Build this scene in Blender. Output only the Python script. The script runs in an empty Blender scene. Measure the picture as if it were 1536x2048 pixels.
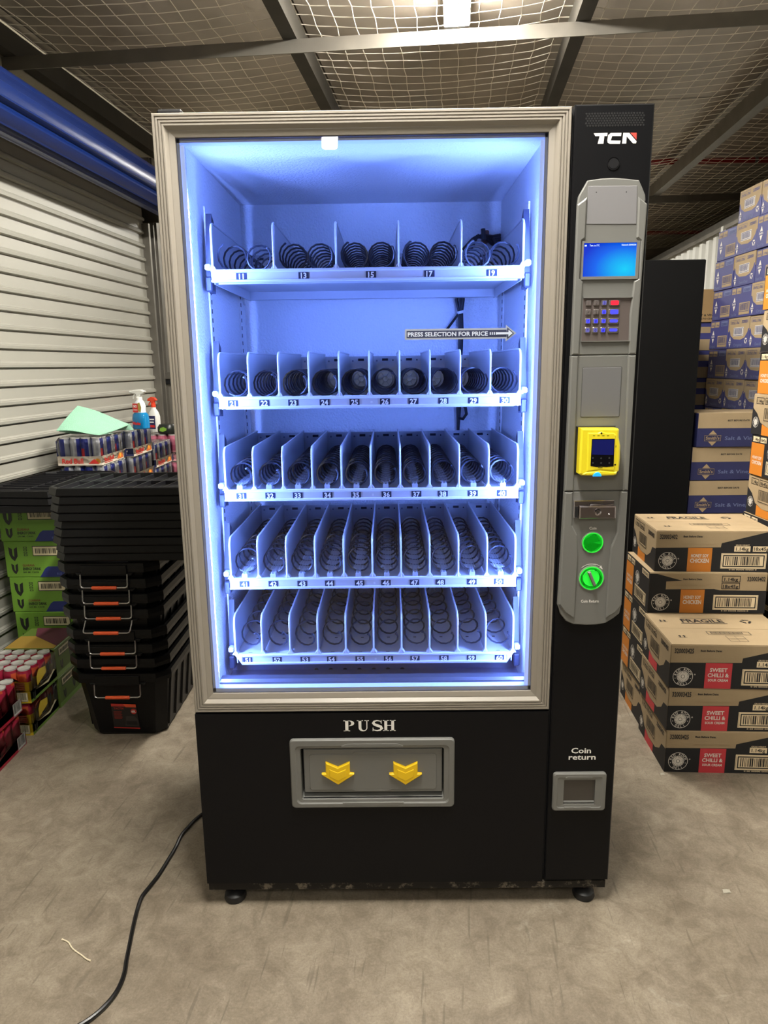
import bpy, math, random
from mathutils import Vector, Matrix
random.seed(7)
PI = math.pi
SC = bpy.context.scene
COL = SC.collection

# ------------------------------------------------------------------ camera
IW, IH, FOC = 1536, 2048, 1396.6          # frame and focal length in pixels
YAW, PITCH, ROLL = -0.0088, 0.20638, -0.01297
CAM = Vector((0.0, -1.612, 1.41))
_f0 = Vector((math.sin(YAW), math.cos(YAW), 0)); _r0 = Vector((math.cos(YAW), -math.sin(YAW), 0)); _u0 = Vector((0, 0, 1))
_f = _f0*math.cos(PITCH) - _u0*math.sin(PITCH); _u = _u0*math.cos(PITCH) + _f0*math.sin(PITCH)
_r = _r0*math.cos(ROLL) + _u*math.sin(ROLL); _up = _u*math.cos(ROLL) - _r0*math.sin(ROLL)
cam = bpy.data.cameras.new('camera'); co = bpy.data.objects.new('camera', cam); COL.objects.link(co)
m = Matrix((( _r.x, _up.x, -_f.x, CAM.x), (_r.y, _up.y, -_f.y, CAM.y), (_r.z, _up.z, -_f.z, CAM.z), (0, 0, 0, 1)))
co.matrix_world = m
cam.sensor_fit = 'VERTICAL'; cam.sensor_height = 24.0; cam.lens = 24.0*FOC/IH
cam.clip_start = 0.02; cam.clip_end = 60
SC.camera = co
# ------------------------------------------------------------------ world, exposure, lamp strengths
w = bpy.data.worlds.new('world'); SC.world = w; w.use_nodes = True
w.node_tree.nodes['Background'].inputs[0].default_value = (0.9, 0.85, 0.8, 1)
w.node_tree.nodes['Background'].inputs[1].default_value = 0.01
SC.view_settings.view_transform = 'Standard'; SC.view_settings.look = 'None'
SC.view_settings.exposure = 0.0; SC.view_settings.gamma = 1.0; SC.view_settings.use_curve_mapping = False
LAMP_L = 285.0          # ceiling battens
LED_L = 430.0            # strips in the vending machine
ROOM = math.radians(5.5)  # the room is turned against the machine

def at(px, py, y=None, x=None, z=None):
    """Point where the sight line of a photograph pixel meets a plane of the scene."""
    d = _f + _r*((px-IW/2)/FOC) - _up*((py-IH/2)/FOC)
    if y is not None: t = (y-CAM.y)/d.y
    elif x is not None: t = (x-CAM.x)/d.x
    else: t = (z-CAM.z)/d.z
    return CAM + d*t
def room(u, v, z=0):
    c, s = math.cos(ROOM), math.sin(ROOM)
    return Vector((u*c+v*s, -u*s+v*c, z))

# ------------------------------------------------------------------ materials
MATS = {}
def lin(c): return tuple(((v/12.92) if v <= 0.04045 else ((v+0.055)/1.055)**2.4) for v in [k/255 for k in c])
def mat(name, rgb, rough=0.5, metal=0.0, noise=0.0, nscale=8.0, bump=0.0, bscale=60.0, emit=0.0, spec=0.5, alpha=None, coat=0.0):
    """Principled material; rgb in 0..255 display values; noise darkens/lightens in patches, bump is fine relief."""
    if name in MATS: return MATS[name]
    M = bpy.data.materials.new(name); M.use_nodes = True
    nt = M.node_tree; b = nt.nodes['Principled BSDF']
    col = lin(rgb)
    b.inputs['Base Color'].default_value = (*col, 1); b.inputs['Roughness'].default_value = rough
    b.inputs['Metallic'].default_value = metal; b.inputs['Specular IOR Level'].default_value = spec
    if coat: b.inputs['Coat Weight'].default_value = coat
    tc = nt.nodes.new('ShaderNodeTexCoord')
    if noise:
        n = nt.nodes.new('ShaderNodeTexNoise'); n.inputs['Scale'].default_value = nscale; n.inputs['Detail'].default_value = 5
        nt.links.new(tc.outputs['Object'], n.inputs['Vector'])
        r = nt.nodes.new('ShaderNodeValToRGB')
        r.color_ramp.elements[0].position = 0.3; r.color_ramp.elements[1].position = 0.7
        r.color_ramp.elements[0].color = (*[max(0, c*(1-noise)) for c in col], 1)
        r.color_ramp.elements[1].color = (*[min(1, c*(1+noise)) for c in col], 1)
        nt.links.new(n.outputs[0], r.inputs[0]); nt.links.new(r.outputs[0], b.inputs['Base Color'])
    if bump:
        n2 = nt.nodes.new('ShaderNodeTexNoise'); n2.inputs['Scale'].default_value = bscale; n2.inputs['Detail'].default_value = 2
        nt.links.new(tc.outputs['Object'], n2.inputs['Vector'])
        bp = nt.nodes.new('ShaderNodeBump'); bp.inputs['Strength'].default_value = bump; bp.inputs['Distance'].default_value = 0.004
        nt.links.new(n2.outputs[0], bp.inputs['Height']); nt.links.new(bp.outputs[0], b.inputs['Normal'])
    if emit:
        b.inputs['Emission Color'].default_value = (*col, 1); b.inputs['Emission Strength'].default_value = emit
    if alpha is not None: b.inputs['Alpha'].default_value = alpha
    MATS[name] = M
    return M
def film_mat(name, tint, gloss_rough, ior=1.45, clear=1.0):
    """Clear sheet: see-through with Fresnel reflections."""
    M = bpy.data.materials.new(name); M.use_nodes = True; nt = M.node_tree; nt.nodes.clear()
    out = nt.nodes.new('ShaderNodeOutputMaterial'); mix = nt.nodes.new('ShaderNodeMixShader')
    tr = nt.nodes.new('ShaderNodeBsdfTransparent'); tr.inputs[0].default_value = (*tint, 1)
    gl = nt.nodes.new('ShaderNodeBsdfGlossy'); gl.inputs['Roughness'].default_value = gloss_rough
    fr = nt.nodes.new('ShaderNodeFresnel'); fr.inputs[0].default_value = ior
    if gloss_rough > 0.02:
        tc = nt.nodes.new('ShaderNodeTexCoord'); n = nt.nodes.new('ShaderNodeTexNoise'); n.inputs['Scale'].default_value = 25
        bp = nt.nodes.new('ShaderNodeBump'); bp.inputs['Strength'].default_value = 0.6; bp.inputs['Distance'].default_value = 0.01
        nt.links.new(tc.outputs['Object'], n.inputs['Vector']); nt.links.new(n.outputs[0], bp.inputs['Height'])
        nt.links.new(bp.outputs[0], gl.inputs['Normal']); nt.links.new(bp.outputs[0], fr.inputs['Normal'])
    nt.links.new(fr.outputs[0], mix.inputs[0]); nt.links.new(tr.outputs[0], mix.inputs[1]); nt.links.new(gl.outputs[0], mix.inputs[2])
    nt.links.new(mix.outputs[0], out.inputs[0]); MATS[name] = M
    return M
def floor_mat():
    M = bpy.data.materials.new('concrete'); M.use_nodes = True; nt = M.node_tree; b = nt.nodes['Principled BSDF']
    N = nt.nodes.new; L = nt.links.new
    tc = N('ShaderNodeTexCoord')
    def noise(scale, detail, rough=0.6, vec=None, dist=0.0):
        n = N('ShaderNodeTexNoise'); n.inputs['Scale'].default_value = scale; n.inputs['Detail'].default_value = detail
        n.inputs['Roughness'].default_value = rough; n.inputs['Distortion'].default_value = dist
        L(vec if vec else tc.outputs['Object'], n.inputs['Vector']); return n
    def ramp(src, p0, p1, c0, c1):
        r = N('ShaderNodeValToRGB'); e = r.color_ramp.elements
        e[0].position, e[1].position = p0, p1; e[0].color = (*c0, 1); e[1].color = (*c1, 1); L(src, r.inputs[0]); return r
    def mix(fac, a, bb, mode='MIX'):
        x = N('ShaderNodeMix'); x.data_type = 'RGBA'; x.blend_type = mode
        if isinstance(fac, float): x.inputs[0].default_value = fac
        else: L(fac, x.inputs[0])
        for s, i in ((a, 6), (bb, 7)):
            if isinstance(s, tuple): x.inputs[i].default_value = (*s, 1)
            else: L(s, x.inputs[i])
        return x
    base = ramp(noise(2.6, 11, 0.68, dist=0.4).outputs[0], 0.33, 0.67, (0.225, 0.185, 0.135), (0.385, 0.330, 0.250))
    mid = ramp(noise(15, 12, 0.74, dist=0.8).outputs[0], 0.36, 0.64, (0.50, 0.47, 0.43), (1, 1, 1))
    c = mix(0.75, base.outputs[0], mid.outputs[0], 'MULTIPLY')
    fine = ramp(noise(170, 6, 0.75).outputs[0], 0.3, 0.7, (0.60, 0.58, 0.56), (1.1, 1.1, 1.1))
    c = mix(0.75, c.outputs[2], fine.outputs[0], 'MULTIPLY')
    for ang, sc, seed, th in ((0.5, (48, 3.5, 1), 3.1, 0.685), (-0.9, (60, 4.5, 1), 9.2, 0.685), (1.7, (42, 3.2, 1), 17.0, 0.69), (0.1, (70, 5, 1), 31.0, 0.69)):
        mp = N('ShaderNodeMapping'); mp.inputs['Rotation'].default_value = (0, 0, ang); mp.inputs['Scale'].default_value = sc
        mp.inputs['Location'].default_value = (seed, seed*1.7, 0); L(tc.outputs['Object'], mp.inputs['Vector'])
        s = ramp(noise(1.0, 2, 0.5, mp.outputs[0], 0.3).outputs[0], th, th+0.05, (0, 0, 0), (0.55, 0.55, 0.55))
        c = mix(s.outputs[0], c.outputs[2], (0.11, 0.088, 0.062))
    pale = ramp(noise(4.3, 7, 0.75, dist=1.2).outputs[0], 0.62, 0.74, (0, 0, 0), (0.5, 0.5, 0.5))
    c = mix(pale.outputs[0], c.outputs[2], (0.44, 0.40, 0.32))
    L(c.outputs[2], b.inputs['Base Color'])
    rr = ramp(noise(6, 6).outputs[0], 0.3, 0.7, (0.42, 0.42, 0.42), (0.62, 0.62, 0.62)); L(rr.outputs[0], b.inputs['Roughness'])
    bp = N('ShaderNodeBump'); bp.inputs['Strength'].default_value = 0.25; bp.inputs['Distance'].default_value = 0.004
    L(noise(45, 8, 0.7).outputs[0], bp.inputs['Height']); L(bp.outputs[0], b.inputs['Normal'])
    MATS['concrete'] = M; return M
def scuffed(name, rgb, wear, scale, amount, rough=0.5, metal=0.0, spec=0.2):
    """Painted metal with pale scuffs of its own."""
    M = mat(name, rgb, rough, metal, spec=spec); nt = M.node_tree; b = nt.nodes['Principled BSDF']
    tc = nt.nodes.new('ShaderNodeTexCoord'); n = nt.nodes.new('ShaderNodeTexNoise'); n.inputs['Scale'].default_value = scale
    n.inputs['Detail'].default_value = 7; n.inputs['Roughness'].default_value = 0.75
    r = nt.nodes.new('ShaderNodeValToRGB'); e = r.color_ramp.elements
    e[0].position = amount; e[1].position = amount+0.08; e[0].color = (*lin(rgb), 1); e[1].color = (*lin(wear), 1)
    nt.links.new(tc.outputs['Object'], n.inputs['Vector']); nt.links.new(n.outputs[0], r.inputs[0]); nt.links.new(r.outputs[0], b.inputs['Base Color'])
    return M
BLACK_PAINT = mat('black_paint', (13, 13, 15), 0.45, noise=0.1, nscale=5, spec=0.18)
CREAM = mat('champagne_aluminium', (144, 137, 126), 0.42)
GREY = mat('grey_plastic', (112, 112, 108), 0.5)
GREY_L = mat('light_grey_plastic', (124, 123, 125), 0.45)
WHITE_PL = mat('white_plastic', (226, 228, 230), 0.35)
LINER = mat('embossed_liner', (238, 240, 243), 0.62, bump=0.9, bscale=170)
STEEL_W = mat('white_enamel', (190, 193, 198), 0.35)
ALU = mat('aluminium', (176, 176, 178), 0.32, 0.85, noise=0.05)
CHROME = mat('chrome', (205, 200, 205), 0.18, 1.0)
WIRE = mat('spiral_wire', (34, 36, 46), 0.38)
DARK = mat('dark_plastic', (22, 22, 24), 0.5)
HOLE = mat('hole', (8, 8, 9), 0.8)
INK_W = mat('white_ink', (236, 234, 228), 0.5)
INK_K = mat('black_ink', (22, 20, 20), 0.6)
YELLOW = mat('yellow_plastic', (238, 196, 22), 0.42)
READER = mat('lemon_plastic', (240, 222, 40), 0.4)
GLASS = film_mat('glass', (0.97, 0.98, 0.985), 0.0)
FILM = film_mat('shrink_film', (0.96, 0.96, 0.96), 0.12, 1.3)
CONCRETE = floor_mat()

# ------------------------------------------------------------------ mesh building
class MB:
    def __init__(s): s.v = []; s.f = []; s.m = []; s.s = []
    def add(s, v, f, mi=0, sm=False):
        o = len(s.v); s.v += [tuple(p) for p in v]
        for q in f: s.f.append(tuple(i+o for i in q)); s.m.append(mi); s.s.append(sm)
    def box(s, x0, x1, y0, y1, z0, z1, mi=0):
        s.add([(x0,y0,z0),(x1,y0,z0),(x1,y1,z0),(x0,y1,z0),(x0,y0,z1),(x1,y0,z1),(x1,y1,z1),(x0,y1,z1)],
              [(0,3,2,1),(4,5,6,7),(0,1,5,4),(1,2,6,5),(2,3,7,6),(3,0,4,7)], mi)
    def cbox(s, x0, x1, y0, y1, z0, z1, b=0.003, mi=0):
        """box with chamfered edges"""
        P = lambda i, j, k, e: ((x0, x1)[i] + (b if e != 0 else 0)*(1, -1)[i], (y0, y1)[j] + (b if e != 1 else 0)*(1, -1)[j], (z0, z1)[k] + (b if e != 2 else 0)*(1, -1)[k])
        idx = {}; v = []
        for i in (0, 1):
            for j in (0, 1):
                for k in (0, 1):
                    for e in (0, 1, 2): idx[i, j, k, e] = len(v); v.append(P(i, j, k, e))
        f = []
        def q(a, b2, c, d): f.append((idx[a], idx[b2], idx[c], idx[d]))
        for i in (0, 1): q((i,0,0,0), (i,1,0,0), (i,1,1,0), (i,0,1,0))
        for j in (0, 1): q((0,j,0,1), (1,j,0,1), (1,j,1,1), (0,j,1,1))
        for k in (0, 1): q((0,0,k,2), (1,0,k,2), (1,1,k,2), (0,1,k,2))
        for i in (0, 1):
            for j in (0, 1): q((i,j,0,0), (i,j,1,0), (i,j,1,1), (i,j,0,1))
            for k in (0, 1): q((i,0,k,0), (i,1,k,0), (i,1,k,2), (i,0,k,2))
        for j in (0, 1):
            for k in (0, 1): q((0,j,k,1), (1,j,k,1), (1,j,k,2), (0,j,k,2))
        for i in (0, 1):
            for j in (0, 1):
                for k in (0, 1): f.append((idx[i,j,k,0], idx[i,j,k,1], idx[i,j,k,2]))
        s.add(v, f, mi)
    def prism(s, poly, a0, a1, axis='y', mi=0, bev=0.0, sm=False):
        """polygon in the plane across axis, from a0 (front, bevelled) to a1"""
        n = len(poly)
        if axis == 'y': T = lambda p, a: (p[0], a, p[1])
        elif axis == 'z': T = lambda p, a: (p[0], p[1], a)
        else: T = lambda p, a: (a, p[0], p[1])
        area = sum(poly[i][0]*poly[(i+1)%n][1]-poly[(i+1)%n][0]*poly[i][1] for i in range(n))
        rings = [[T(p, a1) for p in poly]]
        if bev:
            sg = 1 if area > 0 else -1; ins = []
            for i in range(n):
                a, b, c = poly[i-1], poly[i], poly[(i+1)%n]
                d1 = Vector((b[0]-a[0], b[1]-a[1])); d2 = Vector((c[0]-b[0], c[1]-b[1]))
                if d1.length < 1e-9 or d2.length < 1e-9: ins.append(b); continue
                d1.normalize(); d2.normalize()
                n1 = Vector((-d1.y, d1.x))*sg; n2 = Vector((-d2.y, d2.x))*sg; k = n1+n2
                if k.length < 0.2: k = n1
                k = k/max(0.35, k.dot(n1)); ins.append((b[0]+k.x*bev, b[1]+k.y*bev))
            dirn = 1 if a1 > a0 else -1
            rings.append([T(p, a0+dirn*bev) for p in poly]); rings.append([T(p, a0) for p in ins])
        else: rings.append([T(p, a0) for p in poly])
        v = [p for r in rings for p in r]; f = []
        for k in range(len(rings)-1):
            for i in range(n): j = (i+1)%n; f.append((k*n+i, k*n+j, (k+1)*n+j, (k+1)*n+i))
        s.add(v, f, mi, sm)
        s.add(rings[0], [tuple(range(n))], mi); s.add(rings[-1], [tuple(range(n-1, -1, -1))], mi)
    def tube(s, path, r, n=6, mi=0, closed=False, cap=True):
        path = [Vector(p) for p in path]; N = len(path); rings = []; prev = None
        rad = r if isinstance(r, (list, tuple)) else [r]*N
        for i in range(N):
            if closed: t = path[(i+1)%N]-path[i-1]
            else: t = path[min(i+1, N-1)]-path[max(i-1, 0)]
            t.normalize()
            if prev is None:
                a = Vector((0, 0, 1)) if abs(t.z) < 0.9 else Vector((1, 0, 0)); x = t.cross(a).normalized()
            else:
                x = prev-t*prev.dot(t)
                x = x.normalized() if x.length > 1e-6 else t.orthogonal().normalized()
            y = t.cross(x); prev = x
            rings.append([path[i]+(x*math.cos(2*PI*k/n)+y*math.sin(2*PI*k/n))*rad[i] for k in range(n)])
        f = []
        for i in range(N if closed else N-1):
            a = i*n; b = ((i+1)%N)*n
            for k in range(n): f.append((a+k, a+(k+1)%n, b+(k+1)%n, b+k))
        if cap and not closed: f.append(tuple(range(n-1, -1, -1))); f.append(tuple(range((N-1)*n, N*n)))
        s.add([p for r_ in rings for p in r_], f, mi, True)
    def lathe(s, prof, n=16, c=(0, 0, 0), axis='z', mi=0, mis=None):
        v = []; f = []; mm = []
        for (r, h) in prof:
            for k in range(n):
                a = 2*PI*k/n; p = (r*math.cos(a), r*math.sin(a), h)
                if axis == 'y': p = (p[0], h, p[1])
                elif axis == 'x': p = (h, p[0], p[1])
                v.append((p[0]+c[0], p[1]+c[1], p[2]+c[2]))
        for i in range(len(prof)-1):
            for k in range(n): f.append((i*n+k, i*n+(k+1)%n, (i+1)*n+(k+1)%n, (i+1)*n+k)); mm.append(mis[i] if mis else mi)
        o = len(s.v); s.v += v
        for q, k in zip(f, mm): s.f.append(tuple(i+o for i in q)); s.m.append(k); s.s.append(True)
        for ring, k in ((0, mm[0]), (len(prof)-1, mm[-1])):
            if prof[ring][0] > 1e-6: s.f.append(tuple(o+ring*n+j for j in range(n))); s.m.append(k); s.s.append(False)
    def mesh(s, name, mats, ang=35):
        me = bpy.data.meshes.new(name); me.from_pydata(s.v, [], s.f)
        for mm in (mats if isinstance(mats, (list, tuple)) else [mats]): me.materials.append(mm)
        me.polygons.foreach_set('material_index', s.m)
        me.polygons.foreach_set('use_smooth', s.s)
        me.update()
        import bmesh
        bm = bmesh.new(); bm.from_mesh(me); bmesh.ops.recalc_face_normals(bm, faces=bm.faces); bm.to_mesh(me); bm.free()
        if any(s.s): me.set_sharp_from_angle(angle=math.radians(ang))
        return me
def ob(name, me, parent=None, loc=None, rz=None):
    o = bpy.data.objects.new(name, me); COL.objects.link(o)
    if parent: o.parent = parent
    if loc is not None: o.location = loc
    if rz is not None: o.rotation_euler = (0, 0, rz)
    return o
def mk(name, mb, mats, parent=None, loc=None, rz=None, ang=35): return ob(name, mb.mesh(name, mats, ang), parent, loc, rz)
def tag(o, label=None, cat=None, group=None, kind=None):
    if label: o['label'] = label
    if cat: o['category'] = cat
    if group: o['group'] = group
    if kind: o['kind'] = kind
    return o
def thing(name, label, cat, loc=(0, 0, 0), rz=0, group=None):
    return tag(ob(name, None, None, loc, rz), label, cat, group)
def dup(root, loc, rz=0, label=None):
    def cp(o, par):
        c = o.copy(); COL.objects.link(c); c.parent = par
        for ch in KIDS.get(o.name, []): cp(ch, c)
        return c
    c = cp(root, None); c.location = loc; c.rotation_euler = (0, 0, rz)
    if label: c['label'] = label
    return c
KIDS = {}
def remember(root):
    def rec(o):
        KIDS[o.name] = list(o.children)
        for ch in o.children: rec(ch)
    rec(root)

# ------------------------------------------------------------------ flat print
GLY = {}
def glyphs(txt, bold=0.0):
    """verts, faces of a line of text 1 unit high, left aligned, and its width"""
    k = (txt, bold)
    if k in GLY: return GLY[k]
    c = bpy.data.curves.new('t', 'FONT'); c.body = txt; c.size = 1.0; c.offset = bold; c.resolution_u = 2
    o = bpy.data.objects.new('t', c)
    me = bpy.data.meshes.new_from_object(o)
    v = [(p.co.x, p.co.y) for p in me.vertices]; f = [tuple(p.vertices) for p in me.polygons]
    bpy.data.objects.remove(o); bpy.data.curves.remove(c); bpy.data.meshes.remove(me)
    if v:
        x0 = min(p[0] for p in v); v = [(p[0]-x0, p[1]) for p in v]
    wd = max([p[0] for p in v], default=0)
    GLY[k] = (v, f, wd); return GLY[k]
class Print:
    """Flat print on a face: o + x*ex + y*ey, lifted off the face by layer."""
    def __init__(s, o=(0, 0, 0), ex=(1, 0, 0), ey=(0, 0, 1), lift=0.0006):
        s.mb = MB(); s.mats = []; s.frame(o, ex, ey); s.lift = lift
    def frame(s, o, ex, ey):
        s.o = Vector(o); s.ex = Vector(ex); s.ey = Vector(ey); s.n = s.ex.cross(s.ey).normalized()
    def mi(s, m):
        if m not in s.mats: s.mats.append(m)
        return s.mats.index(m)
    def P(s, p, l): return s.o+s.ex*p[0]+s.ey*p[1]+s.n*(s.lift*l)
    def poly(s, pts, m, l=1): s.mb.add([s.P(p, l) for p in pts], [tuple(range(len(pts)))], s.mi(m))
    def rect(s, x0, y0, x1, y1, m, l=1): s.poly([(x0, y0), (x1, y0), (x1, y1), (x0, y1)], m, l)
    def outline(s, x0, y0, x1, y1, t, m, l=1):
        s.rect(x0, y0, x1, y0+t, m, l); s.rect(x0, y1-t, x1, y1, m, l); s.rect(x0, y0+t, x0+t, y1-t, m, l); s.rect(x1-t, y0+t, x1, y1-t, m, l)
    def text(s, t, x, y, h, m, l=2, width=None, bold=0.012, align='l', rot=0.0):
        v, f, wd = glyphs(t, bold)
        if not v: return
        k = h/0.70; kx = (width/wd) if width else k
        W = wd*kx; dx = {'l': 0, 'c': -W/2, 'r': -W}[align]; c, sn = math.cos(rot), math.sin(rot)
        q = [(p[0]*kx+dx, p[1]*k) for p in v]
        s.mb.add([s.P((x+a*c-b*sn, y+a*sn+b*c), l) for a, b in q], f, s.mi(m))
    def disc(s, x, y, r, m, l=1, n=20): s.poly([(x+r*math.cos(2*PI*i/n), y+r*math.sin(2*PI*i/n)) for i in range(n)], m, l)
    def ring(s, x, y, r0, r1, m, l=1, n=20, a0=0, a1=2*PI):
        v = []; f = []
        for i in range(n+1):
            a = a0+(a1-a0)*i/n
            v += [s.P((x+r0*math.cos(a), y+r0*math.sin(a)), l), s.P((x+r1*math.cos(a), y+r1*math.sin(a)), l)]
        for i in range(n): f.append((2*i, 2*i+1, 2*i+3, 2*i+2))
        s.mb.add(v, f, s.mi(m))
    def barcode(s, x0, y0, x1, y1, bg, ink, frame=True, seed=1, l=2):
        s.rect(x0, y0, x1, y1, bg, l)
        t = (x1-x0)*0.025
        if frame: s.outline(x0+t, y0+t, x1-t, y1-t, t, ink, l+1)
        rnd = random.Random(seed); x = x0+3.5*t; yb = y0+(y1-y0)*0.2
        while x < x1-5*t:
            wd = rnd.choice((0.5, 0.5, 0.9, 1.4))*t*0.9; s.rect(x, yb, x+wd, y1-2.6*t, ink, l+1); x += wd+rnd.choice((0.5, 0.7, 1.1))*t*0.9
    def build(s, name, parent, label=None):
        o = mk(name, s.mb, s.mats, parent)
        if label: o['label'] = label
        return o

# ================================================================== the room (u to the right, v away, turned by ROOM)
RZ = -ROOM
def st(name, mb, mats, parent=None, ang=35):
    o = mk(name, mb, mats, parent, rz=None if parent else RZ, ang=ang)
    if not parent: o['kind'] = 'structure'
    return o
b = MB(); b.box(-8, 9, -10, 12, -0.2, 0.0); st('floor', b, CONCRETE)
FOIL = mat('roof_foil', (158, 148, 134), 0.45, 0.15, noise=0.25, nscale=2.2, bump=1.0, bscale=9)
GALV = mat('galvanised_steel', (120, 116, 108), 0.45, 0.55, noise=0.15, nscale=7)
GALV_D = mat('dark_galvanised_steel', (66, 63, 57), 0.6, 0.1, noise=0.15, nscale=6, spec=0.3)
PAINT_W = mat('wall_paint', (170, 162, 140), 0.7, noise=0.08, nscale=3)
WALL_D = mat('dark_wall', (88, 84, 78), 0.8, noise=0.1)
DOOR_C = mat('cream_colorbond', (160, 158, 148), 0.4, noise=0.03, nscale=2)
BLUE_C = mat('blue_door_coil', (12, 36, 94), 0.3)
SHEET = mat('white_sheet_metal', (212, 212, 206), 0.45, noise=0.04)
PURL = (-1.955, -0.61, 0.685, 1.90, 3.17, 4.44)
ROOF_Z = 3.03
b = MB(); b.box(-8, 9, -10, 12, ROOF_Z+0.03, ROOF_Z+0.1); roof = st('ceiling', b, FOIL)
us = [-8, -4.42, -3.15] + list(PURL) + [9]; vs = [-10, -4.0, -0.6, 1.55, 3.45, 5.6, 8.0, 12]
for i in range(len(us)-1):
    for j in range(len(vs)-1):
        b = MB(); nx, ny = 6, 6; g = random.Random(i*31+j); v = []; f = []
        for y in range(ny+1):
            for x in range(nx+1):
                e = x in (0, nx) or y in (0, ny)
                v.append((us[i]+0.004+(us[i+1]-us[i]-0.008)*x/nx, vs[j]+0.004+(vs[j+1]-vs[j]-0.008)*y/ny, ROOF_Z+0.02-(0 if e else g.uniform(0.0, 0.018))))
        for y in range(ny):
            for x in range(nx): a = y*(nx+1)+x; f.append((a, a+1, a+nx+2, a+nx+1))
        b.add(v, f, 0, True); mk('ceiling_panel', b, FOIL, roof, ang=60)
for k, u in enumerate(PURL):       # C-section purlins under the roof
    b = MB(); wd = 0.065
    b.prism([(u-wd/2, 2.86), (u+wd/2, 2.86), (u+wd/2, 2.884), (u+wd/2-0.012, 2.884), (u+wd/2-0.012, 2.872), (u-wd/2+0.012, 2.872), (u-wd/2+0.012, 2.955), (u+wd/2-0.004, 2.955), (u+wd/2-0.004, 2.965), (u-wd/2, 2.965)], -6, 12, 'y')
    b.box(u+wd/2-0.003, u+wd/2, -6, 12, 2.884, 2.960)
    st('trim_%d' % (k+1), b, GALV_D if k < 3 else GALV)
b = MB(); b.box(-2.0, 4.5, 1.86, 1.866, 2.802, 2.859); b.box(-2.0, 4.5, 1.866, 1.91, 2.853, 2.859); st('trim_7', b, GALV)
b = MB(); b.box(1.75, 4.5, 5.27, 5.276, 2.80, 2.859); b.box(1.75, 4.5, 5.276, 5.33, 2.853, 2.859); st('trim_8', b, GALV)
# walls
b = MB(); b.box(-2.06, -2.0, -10, 12, 0, ROOF_Z); st('wall_left', b, PAINT_W)
b = MB(); b.box(-8, 9, 11.9, 12, 0, ROOF_Z); st('wall_back', b, WALL_D)
b = MB(); b.box(-8, 9, -10, -9.9, 0, ROOF_Z); st('wall_front', b, WALL_D)
b = MB(); b.box(8.9, 9, -10, 12, 0, ROOF_Z); st('wall_outer_right', b, WALL_D)
# corrugated partition on the right
b = MB(); u0 = 2.30; prof = []; v0 = -2.0
while v0 < 9.0:
    prof += [(v0, u0), (v0+0.075, u0), (v0+0.095, u0+0.03), (v0+0.155, u0+0.03)]; v0 += 0.175
n = len(prof); vv = [(u, v, 0.0) for v, u in prof]+[(u, v, 2.47) for v, u in prof]
b.add(vv, [(i, i+1, n+i+1, n+i) for i in range(n-1)])
wr = st('wall_right', b, SHEET)
b = MB(); b.box(u0-0.035, u0+0.05, -2, 9, 2.47, 2.52); b.box(u0-0.035, u0-0.030, -2, 9, 2.44, 2.52); mk('top_rail', b, GALV, wr)
for v in (1.6, 4.55, 7.5):
    b = MB(); b.box(u0-0.03, u0-0.004, v, v+0.09, 0, 2.47); b.box(u0-0.04, u0-0.03, v+0.02, v+0.07, 0, 2.47); mk('wall_post', b, SHEET, wr)
# roller door on the left
door = ob('door_1', None, None, (0, 0, 0), RZ); door['kind'] = 'structure'
PITCH_S = 0.0868; V0, V1 = -1.2, 3.185
sl = MB(); pr = [(0, 0.0), (0.0, 0.004), (0.016, 0.007), (0.018, 0.020), (0.012, 0.0235), (0.0125, 0.0265), (0.008, 0.030), (0.003, 0.034), (0.003, PITCH_S-0.004), (0.0, PITCH_S-0.002), (-0.006, PITCH_S-0.001), (-0.006, PITCH_S+0.001)]
n = len(pr); sl.add([(u, V0, z) for u, z in pr]+[(u, V1, z) for u, z in pr], [(i, i+1, n+i+1, n+i) for i in range(n-1)])
slat = sl.mesh('slat', DOOR_C)
for k in range(28):
    o = ob('slat', slat, door, (-1.955, 0, 0.03+k*PITCH_S))
b = MB(); b.cbox(-1.975, -1.925, V0, V1, 0, 0.035, 0.006); mk('bottom_bar', b, DARK, door)
b = MB(); seg = 112; rr = []
for i in range(seg):
    t = (i+5) % 14
    rr.append(0.121 if t < 8 else (0.114, 0.104, 0.098, 0.104, 0.112, 0.124)[t-8])
v = []
for yv in (V0, V1+0.06):
    for i in range(seg): a = 2*PI*i/seg; v.append((-1.70+rr[i]*math.cos(a), yv, 2.478+rr[i]*math.sin(a)))
b.add(v, [(i, (i+1) % seg, seg+(i+1) % seg, seg+i) for i in range(seg)]); b.add([v[i] for i in range(seg)], [tuple(range(seg))]); b.add([v[seg+i] for i in range(seg)], [tuple(range(seg))])
tag(mk('curtain_coil', b, BLUE_C, door), 'rolled up blue outer face of the roller door above the opening')
b = MB(); b.box(-1.985, -1.905, V1-0.02, V1+0.005, 0, 2.36); b.box(-1.985, -1.90, V1+0.045, V1+0.06, 0, 2.36); b.box(-1.985, -1.975, V1, V1+0.05, 0, 2.36); mk('guide_track', b, GALV, door)
b = MB(); b.box(-1.99, -1.92, V1+0.10, V1+0.27, 0, 2.80); b.box(-1.92, -1.905, V1+0.115, V1+0.155, 0, 2.80); b.box(-1.92, -1.905, V1+0.215, V1+0.255, 0, 2.80); mk('door_post', b, GALV, door)
b = MB(); b.cbox(-1.92, -1.86, V1+0.09, V1+0.22, 1.335, 1.385, 0.004); b.cbox(-1.92, -1.88, V1+0.10, V1+0.21, 1.30, 1.335, 0.004, 1); mk('door_latch', b, [GALV, DARK], door)
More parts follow.
